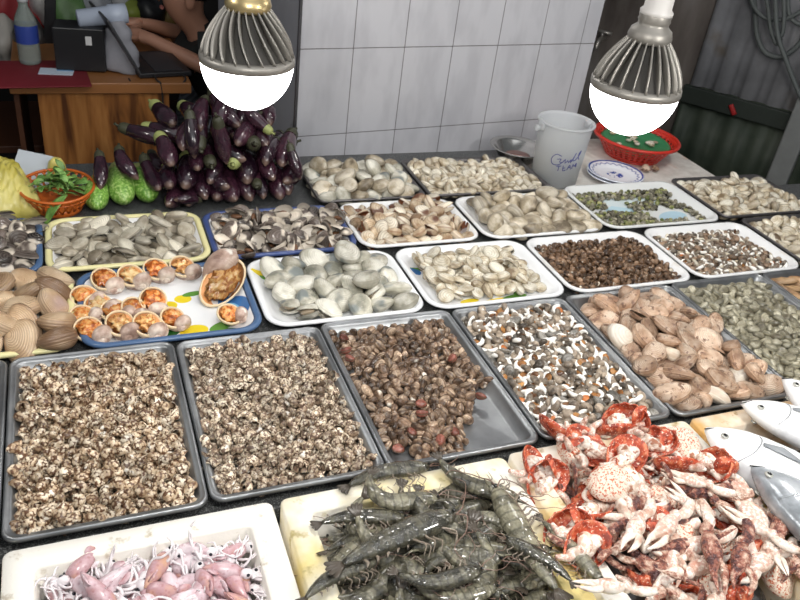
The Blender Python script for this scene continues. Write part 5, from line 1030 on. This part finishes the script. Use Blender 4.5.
# ================================================================ PERSON on a low stool at the desk
stl = mesh('plastic_stool', lathe([(.001, .25), (.13, .25), (.14, .24), (.15, 0), (.14, 0), (.13, .235), (.001, .24)], 28), plain('blue_stool', (.03, .07, .25), .4), (.66, 3.02, -T)); tag(stl, 'low stool under the seated person', 'stool')
M_skin = plain('skin', (.46, .23, .15), .5, nz=.15, nscale=30); M_shirt = plain('black_shirt', (.012, .015, .014), .8); M_hair = plain('black_hair', (.01, .008, .007), .6, nz=.3)
m = NT('grey_striped_trousers'); mp = m.n('Mapping'); mp.inputs['Rotation'].default_value = (0, .6, .3); m.l(m.obj(), mp.inputs['Vector']); M_trs = m.done(m.mix(m.step(m.math('SINE', m.math('MULTIPLY', m.sep(mp.outputs[0])[2], 420)), -.2, .6), (.10, .105, .12, 1), (.22, .23, .26, 1)), .8)
def skin(name, joints, edges, radii, M, parent=None, loc=(0, 0, 0), levels=2):
    me = bpy.data.meshes.new(name); me.from_pydata(joints, edges, []); me.materials.append(M); o = bpy.data.objects.new(name, me); finish(o, loc, (0, 0, 0), parent)
    mod(o, 'SKIN', use_smooth_shade=True)
    for i, r in enumerate(radii):
        v = me.skin_vertices[0].data[i]; v.radius = (r, r) if not hasattr(r, '__len__') else r; v.use_root = (i == 0)
    mod(o, 'SUBSURF', levels=levels, render_levels=levels); return o
BX, BY = .64, 3.0
J = {'pelvis': (0, 0, .35), 'waist': (-.05, 0, .52), 'chest': (-.13, 0, .68), 'neckb': (-.19, 0, .79), 'neck': (-.225, 0, .84), 'skull': (-.25, 0, .905), 'crown': (-.25, 0, 1.0),
     'shN': (-.15, -.15, .775), 'elN': (-.17, -.21, .715), 'wrN': (-.38, -.10, .80), 'shF': (-.15, .15, .775), 'elF': (-.19, .19, .73), 'wrF': (-.36, .04, .81),
     'hipN': (-.02, -.09, .33), 'knN': (-.22, -.17, .52), 'anN': (-.18, -.17, .09), 'toN': (-.31, -.18, .04), 'hipF': (-.02, .09, .33), 'knF': (-.22, .17, .52), 'anF': (-.18, .17, .09), 'toF': (-.31, .18, .04)}
Rr = {'pelvis': (.13, .11), 'waist': (.13, .10), 'chest': (.145, .10), 'neckb': (.06, .06), 'neck': .052, 'skull': (.075, .088), 'crown': (.060, .072), 'shN': .05, 'elN': .034, 'wrN': .023, 'shF': .05, 'elF': .034, 'wrF': .023, 'hipN': .085, 'knN': .062, 'anN': .04, 'toN': .03, 'hipF': .085, 'knF': .062, 'anF': .04, 'toF': .03}
E_ = [('pelvis', 'waist'), ('waist', 'chest'), ('chest', 'neckb'), ('neckb', 'neck'), ('neck', 'skull'), ('skull', 'crown'), ('chest', 'shN'), ('shN', 'elN'), ('elN', 'wrN'), ('chest', 'shF'), ('shF', 'elF'), ('elF', 'wrF'), ('pelvis', 'hipN'), ('hipN', 'knN'), ('knN', 'anN'), ('anN', 'toN'), ('pelvis', 'hipF'), ('hipF', 'knF'), ('knF', 'anF'), ('anF', 'toF')]
# hands: palm and five fingers each, curled over the keyboard or screen edge
for s, w_, d in (('N', 'wrN', (-.9, .3, .15)), ('F', 'wrF', (-.95, -.05, .1))):
    W_ = np.array(J[w_]); dv = np.array(d)/np.linalg.norm(d); sd = np.cross(dv, (0, 0, 1)); sd /= np.linalg.norm(sd)
    pm = W_+dv*.06; J['pm'+s] = tuple(pm); Rr['pm'+s] = (.036, .016); E_.append((w_, 'pm'+s))
    for k, ln in enumerate((.060, .072, .076, .070, .055)):
        off = (k-2)*.017; 
        if k == 0: a = W_+dv*.035-sd*.030; b = a+dv*.025-sd*.022; c_ = b+dv*.025-sd*.004+np.array([0, 0, -.012])
        else: a = pm+dv*.028+sd*off; b = a+dv*ln*.5+np.array([0, 0, .006]); c_ = b+dv*ln*.35+np.array([0, 0, -.028])
        for nm_, pt, rd in (('a', a, .0098), ('b', b, .0088), ('c', c_, .0070)): J[nm_+s+str(k)] = tuple(pt); Rr[nm_+s+str(k)] = rd
        E_ += [('pm'+s, 'a'+s+str(k)), ('a'+s+str(k), 'b'+s+str(k)), ('b'+s+str(k), 'c'+s+str(k))]
keys = list(J); pe = skin('person', [tuple(J[k]) for k in keys], [(keys.index(a), keys.index(b)) for a, b in E_], [Rr[k] for k in keys], M_skin, None, (BX, BY, -T))
tag(pe, 'person in a black shirt bending over the laptop, arms on the desk', 'person')
def sub(ks, grow, M, nm, ends={}, rads={}):
    jj = {k: ends.get(k, J[k]) for k in ks}; ed = [(ks.index(a), ks.index(b)) for a, b in E_ if a in ks and b in ks]
    RR_ = {**Rr, **rads}; rr = [tuple(x+grow for x in (RR_[k] if hasattr(RR_[k], '__len__') else (RR_[k], RR_[k]))) for k in ks]; return skin(nm, [tuple(jj[k]) for k in ks], ed, rr, M, pe)
mid = lambda a, b, t: tuple(np.array(J[a])*(1-t)+np.array(J[b])*t)
sub(['pelvis', 'waist', 'chest', 'neckb', 'shN', 'elN', 'shF', 'elF'], .020, M_shirt, 'shirt', {'elN': mid('shN', 'elN', .9), 'elF': mid('shF', 'elF', .9)}, {'neckb': (.095, .105)})
sub(['pelvis', 'hipN', 'knN', 'anN', 'hipF', 'knF', 'anF'], .014, M_trs, 'trousers')
mesh('hair', lumpy(ball(.105, .092, .085, 24, 16), .006, 60), M_hair, (-.220, 0, .990), (0, .25, 0), pe)
mesh('nose', loft([(-.320, 0, .945), (-.345, 0, .917), (-.328, 0, .907)], [.008, .015, .008], 8), M_skin, parent=pe)
mesh('mouth', ball(.008, .024, .006, 12, 8), plain('lips', (.40, .14, .12), .4), (-.322, 0, .882), parent=pe)
for sg in (-1, 1):
    mesh('eye', ball(.008, .013, .007, 12, 8), plain('eye_white', (.6, .58, .55), .3) if sg < 0 else bpy.data.materials['eye_white'], (-.316, sg*.032, .947), parent=pe)
    mesh('ear', ball(.018, .008, .030, 12, 8), M_skin, (-.235, sg*.086, .925), parent=pe); mesh('eyebrow', ball(.005, .020, .004, 10, 6), M_hair, (-.322, sg*.032, .967), parent=pe)
